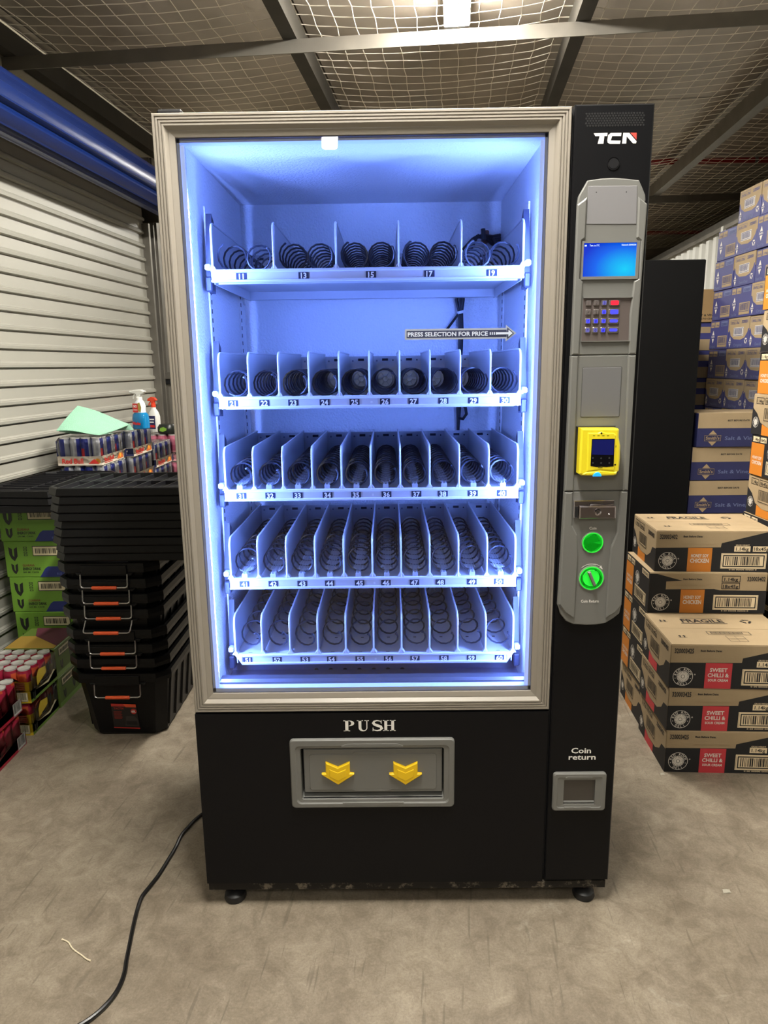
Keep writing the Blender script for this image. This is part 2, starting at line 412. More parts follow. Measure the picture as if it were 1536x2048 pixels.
b = MB(); b.cbox(-1.98, -1.62, V1+0.062, V1+0.077, 2.38, 2.60, 0.003); b.lathe([(0.03, V1+0.055), (0.03, V1+0.10)], 12, (-1.70, 0, 2.485), 'y'); mk('coil_bracket', b, GALV_D, door)
# wire netting over the purlins
b = MB(); NET = 0.093; wire_r = 0.0021
def netz(u, v):
    k = max(0, min(len(PURL)-2, int((u-PURL[0])//1.27))); t = (u-PURL[k])/(PURL[k+1]-PURL[k]); t = max(0, min(1, t))
    return 2.968-0.045*math.sin(PI*t)**0.8*(1+0.08*math.sin(v*1.7+k)) + 0.004*math.sin(v*9+u*5)
U = [-1.90+i*NET for i in range(66)]; Vv = [0.3+j*NET for j in range(92)]
jit = lambda a, c: 0.004*math.sin(a*37.1+c*91.7)
for u in U: b.tube([(u+jit(u, v), v, netz(u, v)) for v in Vv], wire_r, 3)
for v in Vv: b.tube([(u, v+jit(v, u), netz(u, v)) for u in U], wire_r, 3)
tag(mk('wire_netting', b, mat('net_wire', (236, 228, 212), 0.5), None, rz=RZ), 'galvanised wire safety netting sagging between the ceiling beams', 'netting', kind='stuff')
# ceiling lamps
LAMP_M = mat('lamp_diffuser', (255, 250, 240), 0.5, emit=LAMP_L); LAMP_DIM = mat('lamp_diffuser_dim', (255, 250, 240), 0.5, emit=LAMP_L*0.4)
def lamp(u, v, label, lm=None):
    p = room(u, v, 2.938); t = thing('batten_lamp', label, 'ceiling lamp', p, RZ, 'batten lamps on the roof')
    d = MB(); d.prism([(-0.055, 0.012), (-0.035, 0.0), (0.035, 0.0), (0.055, 0.012), (0.055, 0.035), (-0.055, 0.035)], -0.6, 0.6, 'y'); mk('diffuser', d, lm or LAMP_M, t)
    h = MB(); h.prism([(-0.06, 0.035), (0.06, 0.035), (0.05, 0.085), (-0.05, 0.085)], -0.62, 0.62, 'y'); h.cbox(-0.06, 0.06, 0.6, 0.625, 0.0, 0.05, 0.004); h.cbox(-0.06, 0.06, -0.625, -0.6, 0.0, 0.05, 0.004); mk('housing', h, STEEL_W, t)
    for yy in (-0.4, 0.4): h = MB(); h.tube([(0, yy, 0.08), (0, yy, 0.105)], 0.008); mk('hanger', h, GALV, t)
lamp(0.14, 1.42, 'white batten lamp glowing above the netting over the vending machine')
lamp(0.08, -0.35, 'white batten lamp overhead in front of the machine, outside the picture')
lamp(0.14, 5.7, 'white batten lamp farther back, hidden behind the vending machine top')
lamp(-0.04, -3.22, 'white batten lamp hanging behind the viewpoint, mirrored in the machine glass', LAMP_DIM)
# red sprinkler pipes
RED = mat('red_pipe_paint', (120, 24, 22), 0.4)
for (z, y, x0, x1, lb) in ((3.005, 4.54, 0.6, 6.5, 'red sprinkler pipe under the roof, the nearer of two right of the column'), (3.005, 7.74, 0.6, 6.8, 'red sprinkler pipe under the roof, the farther of two, above the black cabinet')):
    t = thing('sprinkler_pipe', lb, 'pipe', (x0, y, z), 0, 'red sprinkler pipes')
    b = MB(); b.tube([(0, 0, 0), (x1-x0, 0, 0)], 0.022, 10); mk('pipe', b, RED, t)
    for xx in (0.9, 2.4, 4.2):
        h = MB(); h.tube([(xx, 0, 0), (xx, 0, 0.03)], 0.005, 6); h.lathe([(0.027, xx-0.012), (0.027, xx+0.012)], 10, (0, 0, 0), 'x'); mk('pipe_hanger', h, GALV, t)

# ================================================================== the vending machine (front face at y = 0)
VM = thing('vending_machine', 'tall glass-fronted black vending machine with lit spiral shelves and a payment column', 'vending machine', (0.034, 0.4, 0))
VO = VM.location
def vm(name, mb, mats, parent=None, label=None, ang=35):
    """part in world coordinates, parented to the machine"""
    o = mk(name, mb, mats, parent or VM, ang=ang)
    if not parent: o.location = -VO
    if label: o['label'] = label
    return o
# outer cabinet: hollow shell with the technical bay on the right
b = MB()
b.box(-0.488, -0.462, 0.035, 0.80, 0.065, 1.925); b.box(0.535, 0.558, 0.035, 0.80, 0.065, 1.93); b.box(-0.462, 0.535, 0.78, 0.80, 0.065, 1.925)
b.box(-0.462, 0.535, 0.035, 0.78, 1.905, 1.925); b.box(-0.462, 0.535, 0.035, 0.78, 0.065, 0.085); b.box(0.372, 0.39, 0.035, 0.78, 0.085, 1.905)
vm('cabinet', b, BLACK_PAINT)
b = MB(); b.box(-0.460, -0.440, 0.046, 0.64, 0.575, 1.903); b.box(0.343, 0.371, 0.046, 0.64, 0.575, 1.903); b.box(-0.44, 0.343, 0.62, 0.64, 0.575, 1.903); b.box(-0.44, 0.343, 0.046, 0.62, 1.886, 1.903)
vm('liner', b, LINER, label='white embossed inner lining')
b = MB(); b.box(-0.44, 0.343, 0.05, 0.62, 0.575, 0.59); b.box(-0.44, 0.343, 0.19, 0.195, 0.59, 0.66); b.box(-0.44, 0.343, 0.195, 0.40, 0.655, 0.66)
for k in range(7):
    x = at(633+28.6*k, 1341, y=0.187).x; b.lathe([(0.0068, 0.1865), (0.0068, 0.19)], 14, (x, 0, at(700, 1341, y=0.187).z), 'y', 1)
b.cbox(-0.375, -0.335, 0.184, 0.19, 0.618, 0.645, 0.003, 1); vm('drop_bin', b, [mat('bin_panel', (100, 98, 116), 0.35), HOLE])
b = MB(); b.prism([(0.045, 0.585), (0.045, 0.622), (0.052, 0.628), (0.075, 0.628), (0.075, 0.585)], -0.44, 0.343, 'x'); vm('sill_rail', b, mat('dull_aluminium', (96, 96, 102), 0.4, 0.6))
# fittings on the side walls: slotted shelf rails
SLOT_M = mat('rail_slot', (30, 34, 50), 0.7)
for sx, x in ((1, -0.44), (-1, 0.343)):
    for y in (0.185, 0.54):
        b = MB(); xa, xb = (x, x+0.004) if sx > 0 else (x-0.004, x)
        b.box(xa, xb, y-0.012, y+0.012, 0.62, 1.79 if y < 0.3 else 1.66)
        xs = xb if sx > 0 else xa
        zz = 0.64
        while zz < (1.78 if y < 0.3 else 1.65):
            b.box(xs-0.0008, xs+0.0008, y-0.003, y+0.003, zz, zz+0.011, 1); zz += 0.022
        vm('slot_rail', b, [LINER, SLOT_M])
# door frame: mitred aluminium profile around the glass
FX0, FX1, FZ0, FZ1 = -0.496, 0.3925, 0.5625, 1.9385
prof = [(0, 0.034), (0, 0.002), (0.0015, 0.0), (0.0055, 0.0), (0.0063, 0.003), (0.0077, 0.003), (0.0085, 0.0), (0.0118, 0.0), (0.0126, 0.003), (0.014, 0.003), (0.0148, 0.0), (0.0182, 0.0), (0.019, 0.003), (0.0204, 0.003), (0.0212, 0.0), (0.0245, 0.0), (0.031, 0.010), (0.033, 0.010), (0.0445, 0.0125), (0.0445, 0.034)]
b = MB(); v = []; n = len(prof)
for (cx, cz, sx, sz) in ((FX0, FZ0, 1, 1), (FX1, FZ0, -1, 1), (FX1, FZ1, -1, -1), (FX0, FZ1, 1, -1)):
    for d, y in prof: v.append((cx+sx*d, y, cz+sz*d))
f = []
for c in range(4):
    a, e = c*n, ((c+1) % 4)*n
    for i in range(n-1): f.append((a+i, e+i, e+i+1, a+i+1))
    f.append((a+n-1, e+n-1, e, a))
b.add(v, f); vm('door_frame', b, CREAM)
IX0, IX1, IZ0, IZ1 = FX0+0.0445, FX1-0.0445, FZ0+0.0445, FZ1-0.0445
b = MB(); b.box(IX0, IX1, 0.018, 0.022, IZ0, IZ1); vm('glass_pane', b, GLASS)
# white inner gasket around the glass
GASK = mat('inner_gasket', (226, 230, 236), 0.4)
b = MB()
for (x0, x1, z0, z1) in ((IX0, IX1, IZ0, IZ0+0.010), (IX0, IX1, IZ1-0.008, IZ1), (IX0, IX0+0.006, IZ0, IZ1), (IX1-0.006, IX1, IZ0, IZ1)): b.box(x0, x1, 0.023, 0.046, z0, z1)
vm('gasket', b, GASK)
LED_M = mat('led_strip_light', (112, 145, 255), 0.5, emit=LED_L)
LED_F = mat('led_diffuser', (196, 214, 255), 0.4, emit=0.55)
for sx, xa in ((1, IX0+0.0002), (-1, IX1-0.0002)):
    b = MB(); xi = xa+sx*0.0143
    b.prism([(xa, 0.0255), (xi, 0.0255), (xi, 0.0275), (xa, 0.0455)], IZ0+0.012, IZ1-0.012, 'z')
    b.add([(xi-sx*0.0004, 0.0285, IZ0+0.05), (xa+sx*0.001, 0.0452, IZ0+0.05), (xa+sx*0.001, 0.0452, IZ1-0.12), (xi-sx*0.0004, 0.0285, IZ1-0.12)], [(0, 1, 2, 3)], 1)
    vm('led_strip', b, [LED_F, LED_M], label='bright bluish led strip inside the door edge')

# ---- shelves
BRK = mat('shelf_bracket', (44, 48, 66), 0.45)
PLATE = mat('number_plate', (28, 36, 58), 0.5)
CLEAR = mat('clear_guide', (232, 238, 246), 0.2, alpha=0.4)
TX0, TX1, TY0, TY1 = -0.411, 0.318, 0.10, 0.56
SHELVES = [(1.634, 11, 0), (1.339, 21, 1), (1.110, 31, 2), (0.880, 41, 3), (0.672, 51, 4)]
LB = {0: (482, 607, 742, 859, 984), 1: (465, 528, 586, 649, 709, 770, 827, 887, 947, 1010), 2: (482, 540, 595, 655, 712, 773, 833, 886, 946, 1004), 3: (488, 546, 604, 659, 719, 772, 829, 881, 944, 998), 4: (495, 554, 610, 663, 720, 777, 830, 888, 943, 999)}
def helix(r, y0, y1, turns, n=14, a0=0.0, a1=0.0):
    N = max(8, int(turns*n)); out = []
    for i in range(N+1):
        t = i/N; a = a0+2*PI*turns*t
        out.append((r*math.sin(a), y0+(y1-y0)*t, r*math.cos(a)))
    return out
COILS = {}
def coil_mesh(r, y1, turns, a0, hand):
    k = (r, y1, turns, a0, hand)
    if k not in COILS:
        m_ = MB(); p = helix(r, TY0+0.012, y1, turns, 14, a0)
        if hand < 0: p = [(-x, y, z) for x, y, z in p]
        p = [(p[0][0]*0.92, p[0][1]-0.006, p[0][2]*0.92-0.0)] + p
        m_.tube(p, 0.0024, 5); COILS[k] = m_.mesh('spiral', WIRE, 60)
    return COILS[k]
hubm = MB(); hubm.lathe([(0.0, 0.0), (0.008, -0.004), (0.009, 0.0), (0.022, 0.0), (0.024, 0.006), (0.022, 0.012)], 18, axis='y')
for k in range(6): a = k*PI/3; hubm.tube([(0.009*math.cos(a), -0.001, 0.009*math.sin(a)), (0.022*math.cos(a), -0.001, 0.022*math.sin(a))], 0.0015, 4)
HUB = hubm.mesh('spiral_hub', mat('hub_plastic', (200, 206, 204), 0.4))
def divider_mesh(h, slope):
    m_ = MB(); hb = h
    prof_ = [(TY0+0.004, 0.0), (TY0+0.004, h*0.80)]
    for i in range(1, 6): a = PI-i*PI/2/5*0.9; prof_.append((TY0+0.026+0.022*math.cos(a), h*0.80+(h*0.2)*math.sin(a)))
    prof_ += [(TY1-0.004, hb), (TY1-0.004, 0.0)]
    m_.prism(prof_, -0.0011, 0.0011, 'x')
    path = [(0, y, z) for y, z in prof_[:-1]]
    m_.tube([(0, y, z) for y, z in prof_[:8]], 0.0026, 6)
    m_.prism([(-0.009, 0), (0.009, 0), (0.0025, 0.010), (-0.0025, 0.010)], TY0+0.002, TY0+0.02, 'y')
    return m_.mesh('divider', STEEL_W)
DIV = divider_mesh(0.106, 0)
for zt, num, si in SHELVES:
    t = ob('shelf', None, VM, Vector((0, 0, zt))-VO)
    t['label'] = ('top', 'second', 'third', 'fourth', 'lowest')[si]+' shelf with lanes numbered from %d' % num
    b = MB()
    b.box(TX0, TX1, TY0+0.012, TY1, -0.006, -0.003); b.box(TX0, TX1, TY1-0.02, TY1, -0.028, -0.006)
    b.box(TX0+0.01, TX1-0.01, TY0+0.02, TY0+0.024, -0.03, -0.006)
    for x in (TX0, TX1-0.003): b.box(x, x+0.003, TY0+0.02, TY1, -0.03, -0.006)
    mk('shelf_pan', b, STEEL_W, t)
    b = MB(); z0 = -0.027 if si < 4 else -0.026
    pr_ = [(TY0+0.014, 0.001), (TY0+0.004, 0.002), (TY0, 0.0), (TY0, -0.004), (TY0+0.0035, -0.006), (TY0+0.0035, z0+0.006), (TY0-0.001, z0+0.004), (TY0-0.001, z0), (TY0+0.014, z0)]
    if si < 4: b.prism(pr_, TX0-0.002, TX1+0.002, 'x')
    else: b.prism(pr_, TX0+0.018, TX1-0.016, 'x'); b.prism([(TX0-0.002, 0.002), (TX0+0.018, 0.002), (TX0+0.018, z0)], TY0+0.001, TY0+0.013, 'y'); b.prism([(TX1+0.002, 0.002), (TX1-0.016, 0.002), (TX1-0.016, z0)], TY0+0.001, TY0+0.013, 'y')
    mk('front_rail', b, STEEL_W, t)
    b = MB(); b.box(TX0, TX1, TY1, TY1+0.004, -0.028, 0.100); lanes = 10
    pw = (TX1-TX0)/10
    for i in range(10):
        xc = TX0+pw*(i+0.5)
        b.box(xc-0.009, xc+0.009, TY1-0.0008, TY1+0.001, 0.086, 0.093, 1); b.lathe([(0.0022, TY1-0.001), (0.0022, TY1+0.001)], 8, (xc+0.024, 0, 0.0875), 'y', 1); b.lathe([(0.003, TY1-0.001), (0.003, TY1+0.001)], 8, (xc-0.025, 0, 0.0865), 'y', 2)
        b.box(xc+pw/2-0.0008, xc+pw/2+0.0008, TY1-0.0008, TY1+0.001, 0.03, 0.055, 1); b.box(xc+pw/2-0.0005, xc+pw/2+0.0005, TY1-0.0008, TY1+0.001, 0.055, 0.085, 2)
    mk('back_plate', b, [STEEL_W, SLOT_M, mat('plate_dimple', (120, 126, 145), 0.5)], t)
    for i in range(0, 11, 2 if si == 0 else 1): ob('divider', DIV, t, (TX0+pw*i+(0.002 if i == 0 else -0.001 if i == 10 else 0), 0, 0.0))
    turns = (None, (9, 10, 10, 11, 11, 11, 11, 10, 9, 8), (10.5,)*10, (8.6,)*10, (5.6,)*10)[si]
    for i in range(10):
        xc = TX0+pw*(i+0.5); g = random.Random(si*50+i)
        if si == 0: tu = (7, 7, 9, 9, 11, 11, 10, 10, 8, 7)[i]; r = 0.0305; xc += (0.006 if i % 2 == 0 else -0.003)
        else: tu = turns[i]; r = (0.030, 0.0305, 0.0275, 0.0285, 0.0270)[si]
        a0 = (0.75+0.35*g.random()) if si else 0.4+0.5*(i % 2)
        a0 = round(a0*4)/4
        zc = r+(0.002, 0.002, 0.008, 0.010, 0.012)[si]
        ob('spiral', coil_mesh(r, TY1-0.022, tu, a0, 1 if (si or i % 2) else -1), t, (xc, 0, zc))
        ob('spiral_hub', HUB, t, (xc, TY1-0.018, zc))
        if si in (2, 3):
            if i == 0 and si == 2:
                gm = MB(); gm.box(-0.016, 0.016, TY0+0.05, TY1-0.04, 0.010, 0.012); gm.prism([(-0.007, 0.0), (0.007, 0.0), (0.007, 0.012), (-0.007, 0.012)], TY0+0.004, TY0+0.05, 'y')
                for q in (-0.010, -0.004, 0.004, 0.010): gm.box(q-0.0008, q+0.0008, TY0+(0.004 if abs(q) < 0.006 else 0.05), TY1-0.04, 0.012, 0.0155)
                GUIDE = gm.mesh('lane_guide', CLEAR)
            ob('lane_guide', GUIDE, t, (xc, 0, 0.0))
        if si == 4:
            gm = MB(); gm.box(xc-0.005, xc+0.005, TY0+0.02, TY0+0.024, -0.003, -0.0022); gm.box(xc-0.002, xc+0.006, TY0+0.12, TY0+0.124, -0.003, -0.0022); mk('floor_slot', gm, SLOT_M, t)
    for k, px in enumerate(LB[si]):
        p = at(px, {0: 550, 1: 803, 2: 990, 3: 1165, 4: 1319}[si], y=TY0)
        lab = str(num+(2*k if si == 0 else k))
        pt = Print((p.x, TY0+0.0032, -0.0145), lift=0.0005)
        pt.rect(-0.0122, -0.0078, 0.0122, 0.0078, PLATE, 1); pt.text(lab, 0, -0.0060, 0.0120, INK_W, 2, align='c', bold=0.03)
        pt.build('number_label', t)
    pt = Print((at(743, 803, y=TY0).x, TY0+0.0032, -0.0145), lift=0.0005); pt.ring(0, 0, 0.0014, 0.0024, INK_W, 1, 10); pt.build('lock_hole', t)
    for sx, x in ((-1, TX0-0.006), (1, TX1+0.006)):
        b = MB(); xa, xb = (x-0.014, x) if sx < 0 else (x, x+0.014)
        b.prism([(TY0+0.03, -0.035), (TY0+0.055, -0.048), (TY0+0.062, 0.02), (TY0+0.075, 0.12), (TY0+0.055, 0.135), (TY0+0.03, 0.02)], xa, xb, 'x')
        b.cbox(min(xa, xb)-0.001, max(xa, xb)+0.001, TY0+0.018, TY0+0.04, -0.046, -0.012, 0.003)
        b.cbox(min(xa, xb), max(xa, xb), TY0+0.012, TY0+0.04, 0.002, 0.016, 0.003, 1)
        mk('shelf_bracket', b, [BRK, WHITE_PL], t)
# wiring on the back wall
WIRING = mat('cable_black', (24, 24, 30), 0.5)
b = MB()
for k, dx in enumerate((-0.008, 0.0, 0.007)):
    q = [at(925+dx*200, 560, y=0.600), at(920+dx*900, 600, y=0.60), at(921+dx*300, 625, y=0.60), at(922+dx*300, 660, y=0.60), at(921+dx*200, 700, y=0.605), at(919, 760, y=0.605), at(918+dx*300, 800, y=0.60), at(916, 860, y=0.605)]
    b.tube(q, 0.0055, 6)
b.tube([at(921, 622, y=0.6), at(908, 640, y=0.603), at(893, 660, y=0.605)], 0.004, 6)
b.tube([at(921, 805, y=0.59), at(931, 815, y=0.585), at(933, 828, y=0.585), at(926, 838, y=0.588), at(917, 836, y=0.592)], 0.005, 6)
for k in range(5): b.tube([at(925+k*4, 500, y=0.585), at(945+k*3, 478-k*2, y=0.58), at(965+k*3, 470+k*3, y=0.575), at(985, 473+k*4, y=0.58), at(1000, 470+k*5, y=0.6)], 0.0045, 6)
b.tube([at(968, 480, y=0.57), at(966, 458, y=0.575)], 0.007, 6)
b.tube([at(985, 475, y=0.575), at(998, 500, y=0.58), at(994, 515, y=0.585)], 0.004, 6)
b.cbox(0.283, 0.303, 0.585, 0.62, 1.765, 1.80, 0.003, 1)
b.tube([at(921, 622, y=0.591), at(922, 627, y=0.591)], 0.010, 8, 2)
vm('wiring_loom', b, [WIRING, mat('brown_plug', (120, 78, 60), 0.5), WHITE_PL])
b = MB()
p = at(488, 600, x=-0.4385); b.lathe([(0.016, -0.4398), (0.016, -0.434), (0.010, -0.431), (0.0, -0.430)], 14, (0, p.y, p.z), 'x'); vm('sensor_cap', b, WHITE_PL)
# "press selection" sticker on the glass
SG = mat('sticker_grey', (150, 158, 175), 0.5); SN = mat('sticker_navy', (38, 46, 78), 0.5); SWH = mat('sticker_white', (196, 206, 226), 0.5)
pt = Print((0.038, 0.0178, 1.4785), lift=0.00025)
pt.poly([(0, -0.0118), (0.228, -0.0118), (0.228, -0.0185), (0.252, 0), (0.228, 0.0185), (0.228, 0.0118), (0, 0.0118)], SG, 1)
pt.rect(0.004, -0.0078, 0.230, 0.0078, SN, 2); pt.text('PRESS SELECTION FOR PRICE', 0.0065, -0.0045, 0.0090, SWH, 3, width=0.181, bold=0.03)
pt.poly([(0.216, -0.004), (0.231, -0.004), (0.231, -0.013), (0.2465, 0), (0.231, 0.013), (0.231, 0.004), (0.216, 0.004)], SN, 3)
pt.poly([(0.208, -0.0025), (0.234, -0.0025), (0.234, -0.0080), (0.2435, 0), (0.234, 0.0080), (0.234, 0.0025), (0.208, 0.0025)], SWH, 4)
for k in range(4): pt.rect(0.192+k*0.0045, -0.003, 0.1945+k*0.0045, 0.003, SWH, 3)
pt.build('arrow_sticker', VM).location = -VO
# ---- black lower body
HX0, HX1, HZ0, HZ1 = -0.261, 0.1565, 0.2965, 0.4895
b = MB(); hx0, hx1, hz0, hz1 = HX0+0.025, HX1-0.025, HZ0+0.024, HZ1-0.024
b.box(-0.497, hx0, 0, 0.034, 0.0685, 0.5575); b.box(hx1, 0.3915, 0, 0.034, 0.0685, 0.5575); b.box(hx0, hx1, 0, 0.034, 0.0685, hz0); b.box(hx0, hx1, 0, 0.034, hz1, 0.5575)
vm('lower_panel', b, scuffed('scuffed_black_panel', (12, 12, 15), (84, 84, 84), 9, 0.75, 0.45))
b = MB(); b.box(-0.49, 0.555, 0.008, 0.79, 0.044, 0.066); b.box(-0.494, 0.560, 0.004, 0.012, 0.046, 0.0665); vm('base_rail', b, scuffed('worn_base_rail', (30, 28, 26), (112, 104, 92), 22, 0.53, 0.5))
b = MB(); b.cbox(-0.49, -0.435, 0.02, 0.10, 1.939, 1.953, 0.004); vm('top_hinge', b, DARK)
for x, y in ((-0.432, 0.031), (0.512, 0.031), (-0.43, 0.73), (0.51, 0.73)):
    b = MB(); b.lathe([(0.0, 0.0), (0.027, 0.0), (0.0295, 0.006), (0.027, 0.018), (0.017, 0.026), (0.010, 0.028)], 18, (x, y, 0)); b.lathe([(0.007, 0.026), (0.007, 0.05)], 10, (x, y, 0), mi=1); b.lathe([(0.0135, 0.036), (0.0135, 0.044)], 6, (x, y, 0), mi=1)
    vm('levelling_foot', b, [DARK, mat('rusty_bolt', (112, 84, 56), 0.6, 0.4, noise=0.3, nscale=60)])
# serif lettering PUSH
pt = Print((0, -0.0002, 0), lift=0.0004)
def serif(letter, x, z, h, wd):
    s = wd; T = 0.30*wd*1.0; t = 0.10*wd; hh = 0.055*h
    R = lambda a, c, d, e: pt.rect(x+a*wd, z+c*h, x+d*wd, z+e*h, INK_W, 1)
    def ser(a, top=True, wide=0.2, st=0.28):
        zz = 1.0-0.06 if top else 0.0
        R(a-wide, zz, a+st+wide, zz+0.06)
    if letter == 'P':
        R(0.16, 0, 0.42, 1); ser(0.16, False, 0.14, 0.26); R(0.0, 0.94, 0.5, 1.0)
        pt.ring(x+0.5*wd, z+0.735*h, 0.0, 0.0, INK_W, 1)
        v_ = []; 
        for i in range(13):
            a = PI/2-PI*i/12; v_.append((x+(0.46+0.46*math.cos(a))*wd, z+(0.735+0.265*math.sin(a))*h))
        inn = [(x+(0.46+0.20*math.cos(PI/2-PI*i/12))*wd, z+(0.735+0.215*math.sin(PI/2-PI*i/12))*h) for i in range(13)]
        for i in range(12): pt.poly([v_[i], v_[i+1], inn[i+1], inn[i]], INK_W, 1)
    if letter == 'U':
        R(0.14, 0.3, 0.38, 1); R(0.80, 0.3, 0.88, 1); R(0.0, 0.94, 0.52, 1.0); R(0.64, 0.94, 1.02, 1.0)
        o_ = [(x+(0.51+0.37*math.cos(PI+PI*i/12))*wd, z+(0.32+0.34*math.sin(PI+PI*i/12))*h) for i in range(13)]
        inn = [(x+((0.38+0.80)/2+0.21*math.cos(PI+PI*i/12))*wd, z+(0.32+0.25*math.sin(PI+PI*i/12))*h) for i in range(13)]
        for i in range(12): pt.poly([o_[i], o_[i+1], inn[i+1], inn[i]], INK_W, 1)
    if letter == 'S':
        cl = [(0.82, 0.80), (0.72, 0.92), (0.48, 0.97), (0.24, 0.90), (0.16, 0.74), (0.28, 0.60), (0.52, 0.50), (0.78, 0.40), (0.86, 0.24), (0.74, 0.09), (0.48, 0.03), (0.22, 0.09), (0.12, 0.22)]
        wv = [0.03, 0.045, 0.06, 0.09, 0.13, 0.14, 0.15, 0.14, 0.13, 0.09, 0.06, 0.045, 0.03]
        L_, R_ = [], []
        for i, p in enumerate(cl):
            a = Vector(cl[max(i-1, 0)]); c = Vector(cl[min(i+1, len(cl)-1)]); d = (c-a).normalized(); n_ = Vector((-d.y, d.x))*wv[i]
            L_.append((x+(p[0]+n_.x)*wd, z+(p[1]+n_.y*0.8)*h)); R_.append((x+(p[0]-n_.x)*wd, z+(p[1]-n_.y*0.8)*h))
        for i in range(len(cl)-1): pt.poly([L_[i], L_[i+1], R_[i+1], R_[i]], INK_W, 1)
        R(0.80, 0.68, 0.86, 1.0); R(0.10, 0.0, 0.16, 0.32)
    if letter == 'H':
        R(0.12, 0, 0.36, 1); R(0.70, 0, 0.94, 1); R(0.36, 0.48, 0.70, 0.55)
        for a in (0.0, 0.58): R(a, 0, a+0.48, 0.06); R(a, 0.94, a+0.48, 1)
for ch, px in (('P', 687), ('U', 714), ('S', 743), ('H', 766)):
    p = at(px, 1461, y=0); serif(ch, p.x, 0.5083, 0.0295, 0.0300)
pt.build('push_lettering', VM).location = -VO
# dispensing hatch
def rrect(x0, x1, z0, z1, r, n=4):
    o_ = []
    for cx, cz, a0 in ((x1-r, z1-r, 0), (x0+r, z1-r, 90), (x0+r, z0+r, 180), (x1-r, z0+r, 270)):
        for i in range(n+1): a = math.radians(a0+90*i/n); o_.append((cx+r*math.cos(a), cz+r*math.sin(a)))
    return o_
def loft_frame(b, rings, mi=0):
    """rings: list of (list of points, y) with equal counts"""
    n = len(rings[0][0]); v = [(p[0], y, p[1]) for r, y in rings for p in r]; f = []
    for k in range(len(rings)-1):
        for i in range(n): j = (i+1) % n; f.append((k*n+i, k*n+j, (k+1)*n+j, (k+1)*n+i))
    b.add(v, f, mi)
b = MB()
loft_frame(b, [(rrect(HX0, HX1, HZ0, HZ1, 0.010), 0.002), (rrect(HX0, HX1, HZ0, HZ1, 0.010), -0.006), (rrect(HX0+0.003, HX1-0.003, HZ0+0.003, HZ1-0.003, 0.008), -0.009), (rrect(HX0+0.013, HX1-0.013, HZ0+0.012, HZ1-0.017, 0.012), -0.009), (rrect(HX0+0.016, HX1-0.016, HZ0+0.015, HZ1-0.020, 0.012), -0.006), (rrect(HX0+0.026, HX1-0.026, HZ0+0.022, HZ1-0.026, 0.006), -0.005), (rrect(HX0+0.028, HX1-0.028, HZ0+0.030, HZ1-0.030, 0.003), 0.03)])
for sg, z in ((1, HZ1-0.017), (-1, HZ0+0.012)):
    b.prism([(-0.13, z), (-0.115, z+sg*0.006), (0.012, z+sg*0.006), (0.027, z), (0.027, z-sg*0.004), (-0.13, z-sg*0.004)], -0.0095, -0.005, 'y', 0, 0.001)
vm('hatch_frame', b, GREY)
b = MB(); b.box(HX0+0.027, HX1-0.027, 0.028, 0.034, HZ0+0.028, HZ1-0.028); vm('hatch_recess', b, HOLE)
fl = ob('push_flap', None, VM, -VO)
b = MB(); FX_0, FX_1, FZ_0, FZ_1 = HX0+0.033, HX1-0.0305, HZ0+0.037, HZ1-0.034
b.prism([(FX_0, FZ_0), (FX_1, FZ_0), (FX_1, FZ_1), (FX_0, FZ_1)], 0.004, 0.012, 'y', 0, 0.0015)
q = rrect(FX_0+0.014, FX_1-0.014, FZ_0+0.008, FZ_1-0.013, 0.008)
b.prism(q, 0.0022, 0.005, 'y', 0, 0.0012)
xm = (FX_0+FX_1)/2
b.prism([(xm-0.055, FZ_1-0.014), (xm-0.045, FZ_1-0.006), (xm+0.038, FZ_1-0.006), (xm+0.048, FZ_1-0.014)], 0.0022, 0.005, 'y', 0, 0.0012)
b.prism([(xm-0.055, FZ_0+0.009), (xm-0.045, FZ_0+0.003), (xm+0.038, FZ_0+0.003), (xm+0.048, FZ_0+0.009)], 0.0022, 0.005, 'y', 0, 0.0012)
mk('flap_panel', b, GREY, fl)
for px in (676, 811):
    c = at(px, 1545, y=0); X_, Z_ = c.x, c.z
    b = MB(); W_ = 0.0315
    outer = [(-W_, 0.000), (-W_, 0.031), (0, 0.016), (W_, 0.031), (W_, 0.000), (0.0425, -0.001), (0.0425, -0.004), (0.0, -0.0325), (-0.0425, -0.004), (-0.0425, -0.001)]
    b.prism([(X_+p[0]*0.98, Z_+p[1]) for p in outer], -0.006, 0.003, 'y', 0, 0.0022)
    inner = [(-0.021, -0.008), (-0.021, 0.013), (0, 0.003), (0.021, 0.013), (0.021, -0.008), (0, -0.020)]
    b.prism([(X_+p[0], Z_+p[1]) for p in inner], -0.0073, -0.005, 'y', 0, 0.001)
    mk('arrow_plate', b, YELLOW, fl)
# ---- payment column
A5 = lambda x, y, yy=-0.008: at(1100+x/3.865, 190+y/3.865, y=yy)
A6 = lambda x, y, yy=-0.008: at(1090+x/3.657, 700+y/3.657, y=yy)
XZ = lambda pts: [(p.x, p.z) for p in pts]
b = MB(); b.prism([(0.3985, 0.071), (0.5655, 0.071), (0.5655, 1.942), (0.3985, 1.942)], 0.0, 0.05, 'y', 0, 0.003); vm('column_door', b, BLACK_PAINT)
b = MB(); b.box(0.3935, 0.3985, 0.012, 0.05, 0.07, 1.935); vm('door_gap_trim', b, HOLE)
b = MB(); g0, g1 = A5(275, 142, 0), A5(748, 232, 0)
for r in range(6):
    for k in range(21):
        x = g0.x+0.002+(k+(0.5 if r % 2 else 0))*(g1.x-g0.x-0.006)/21; z = g0.z-r*(g0.z-g1.z)/5.3-0.001
        b.lathe([(0.0022, -0.0004), (0.0022, 0.0012)], 8, (x, 0, z), 'y')
tag(vm('speaker_grille', b, HOLE), kind='stuff')
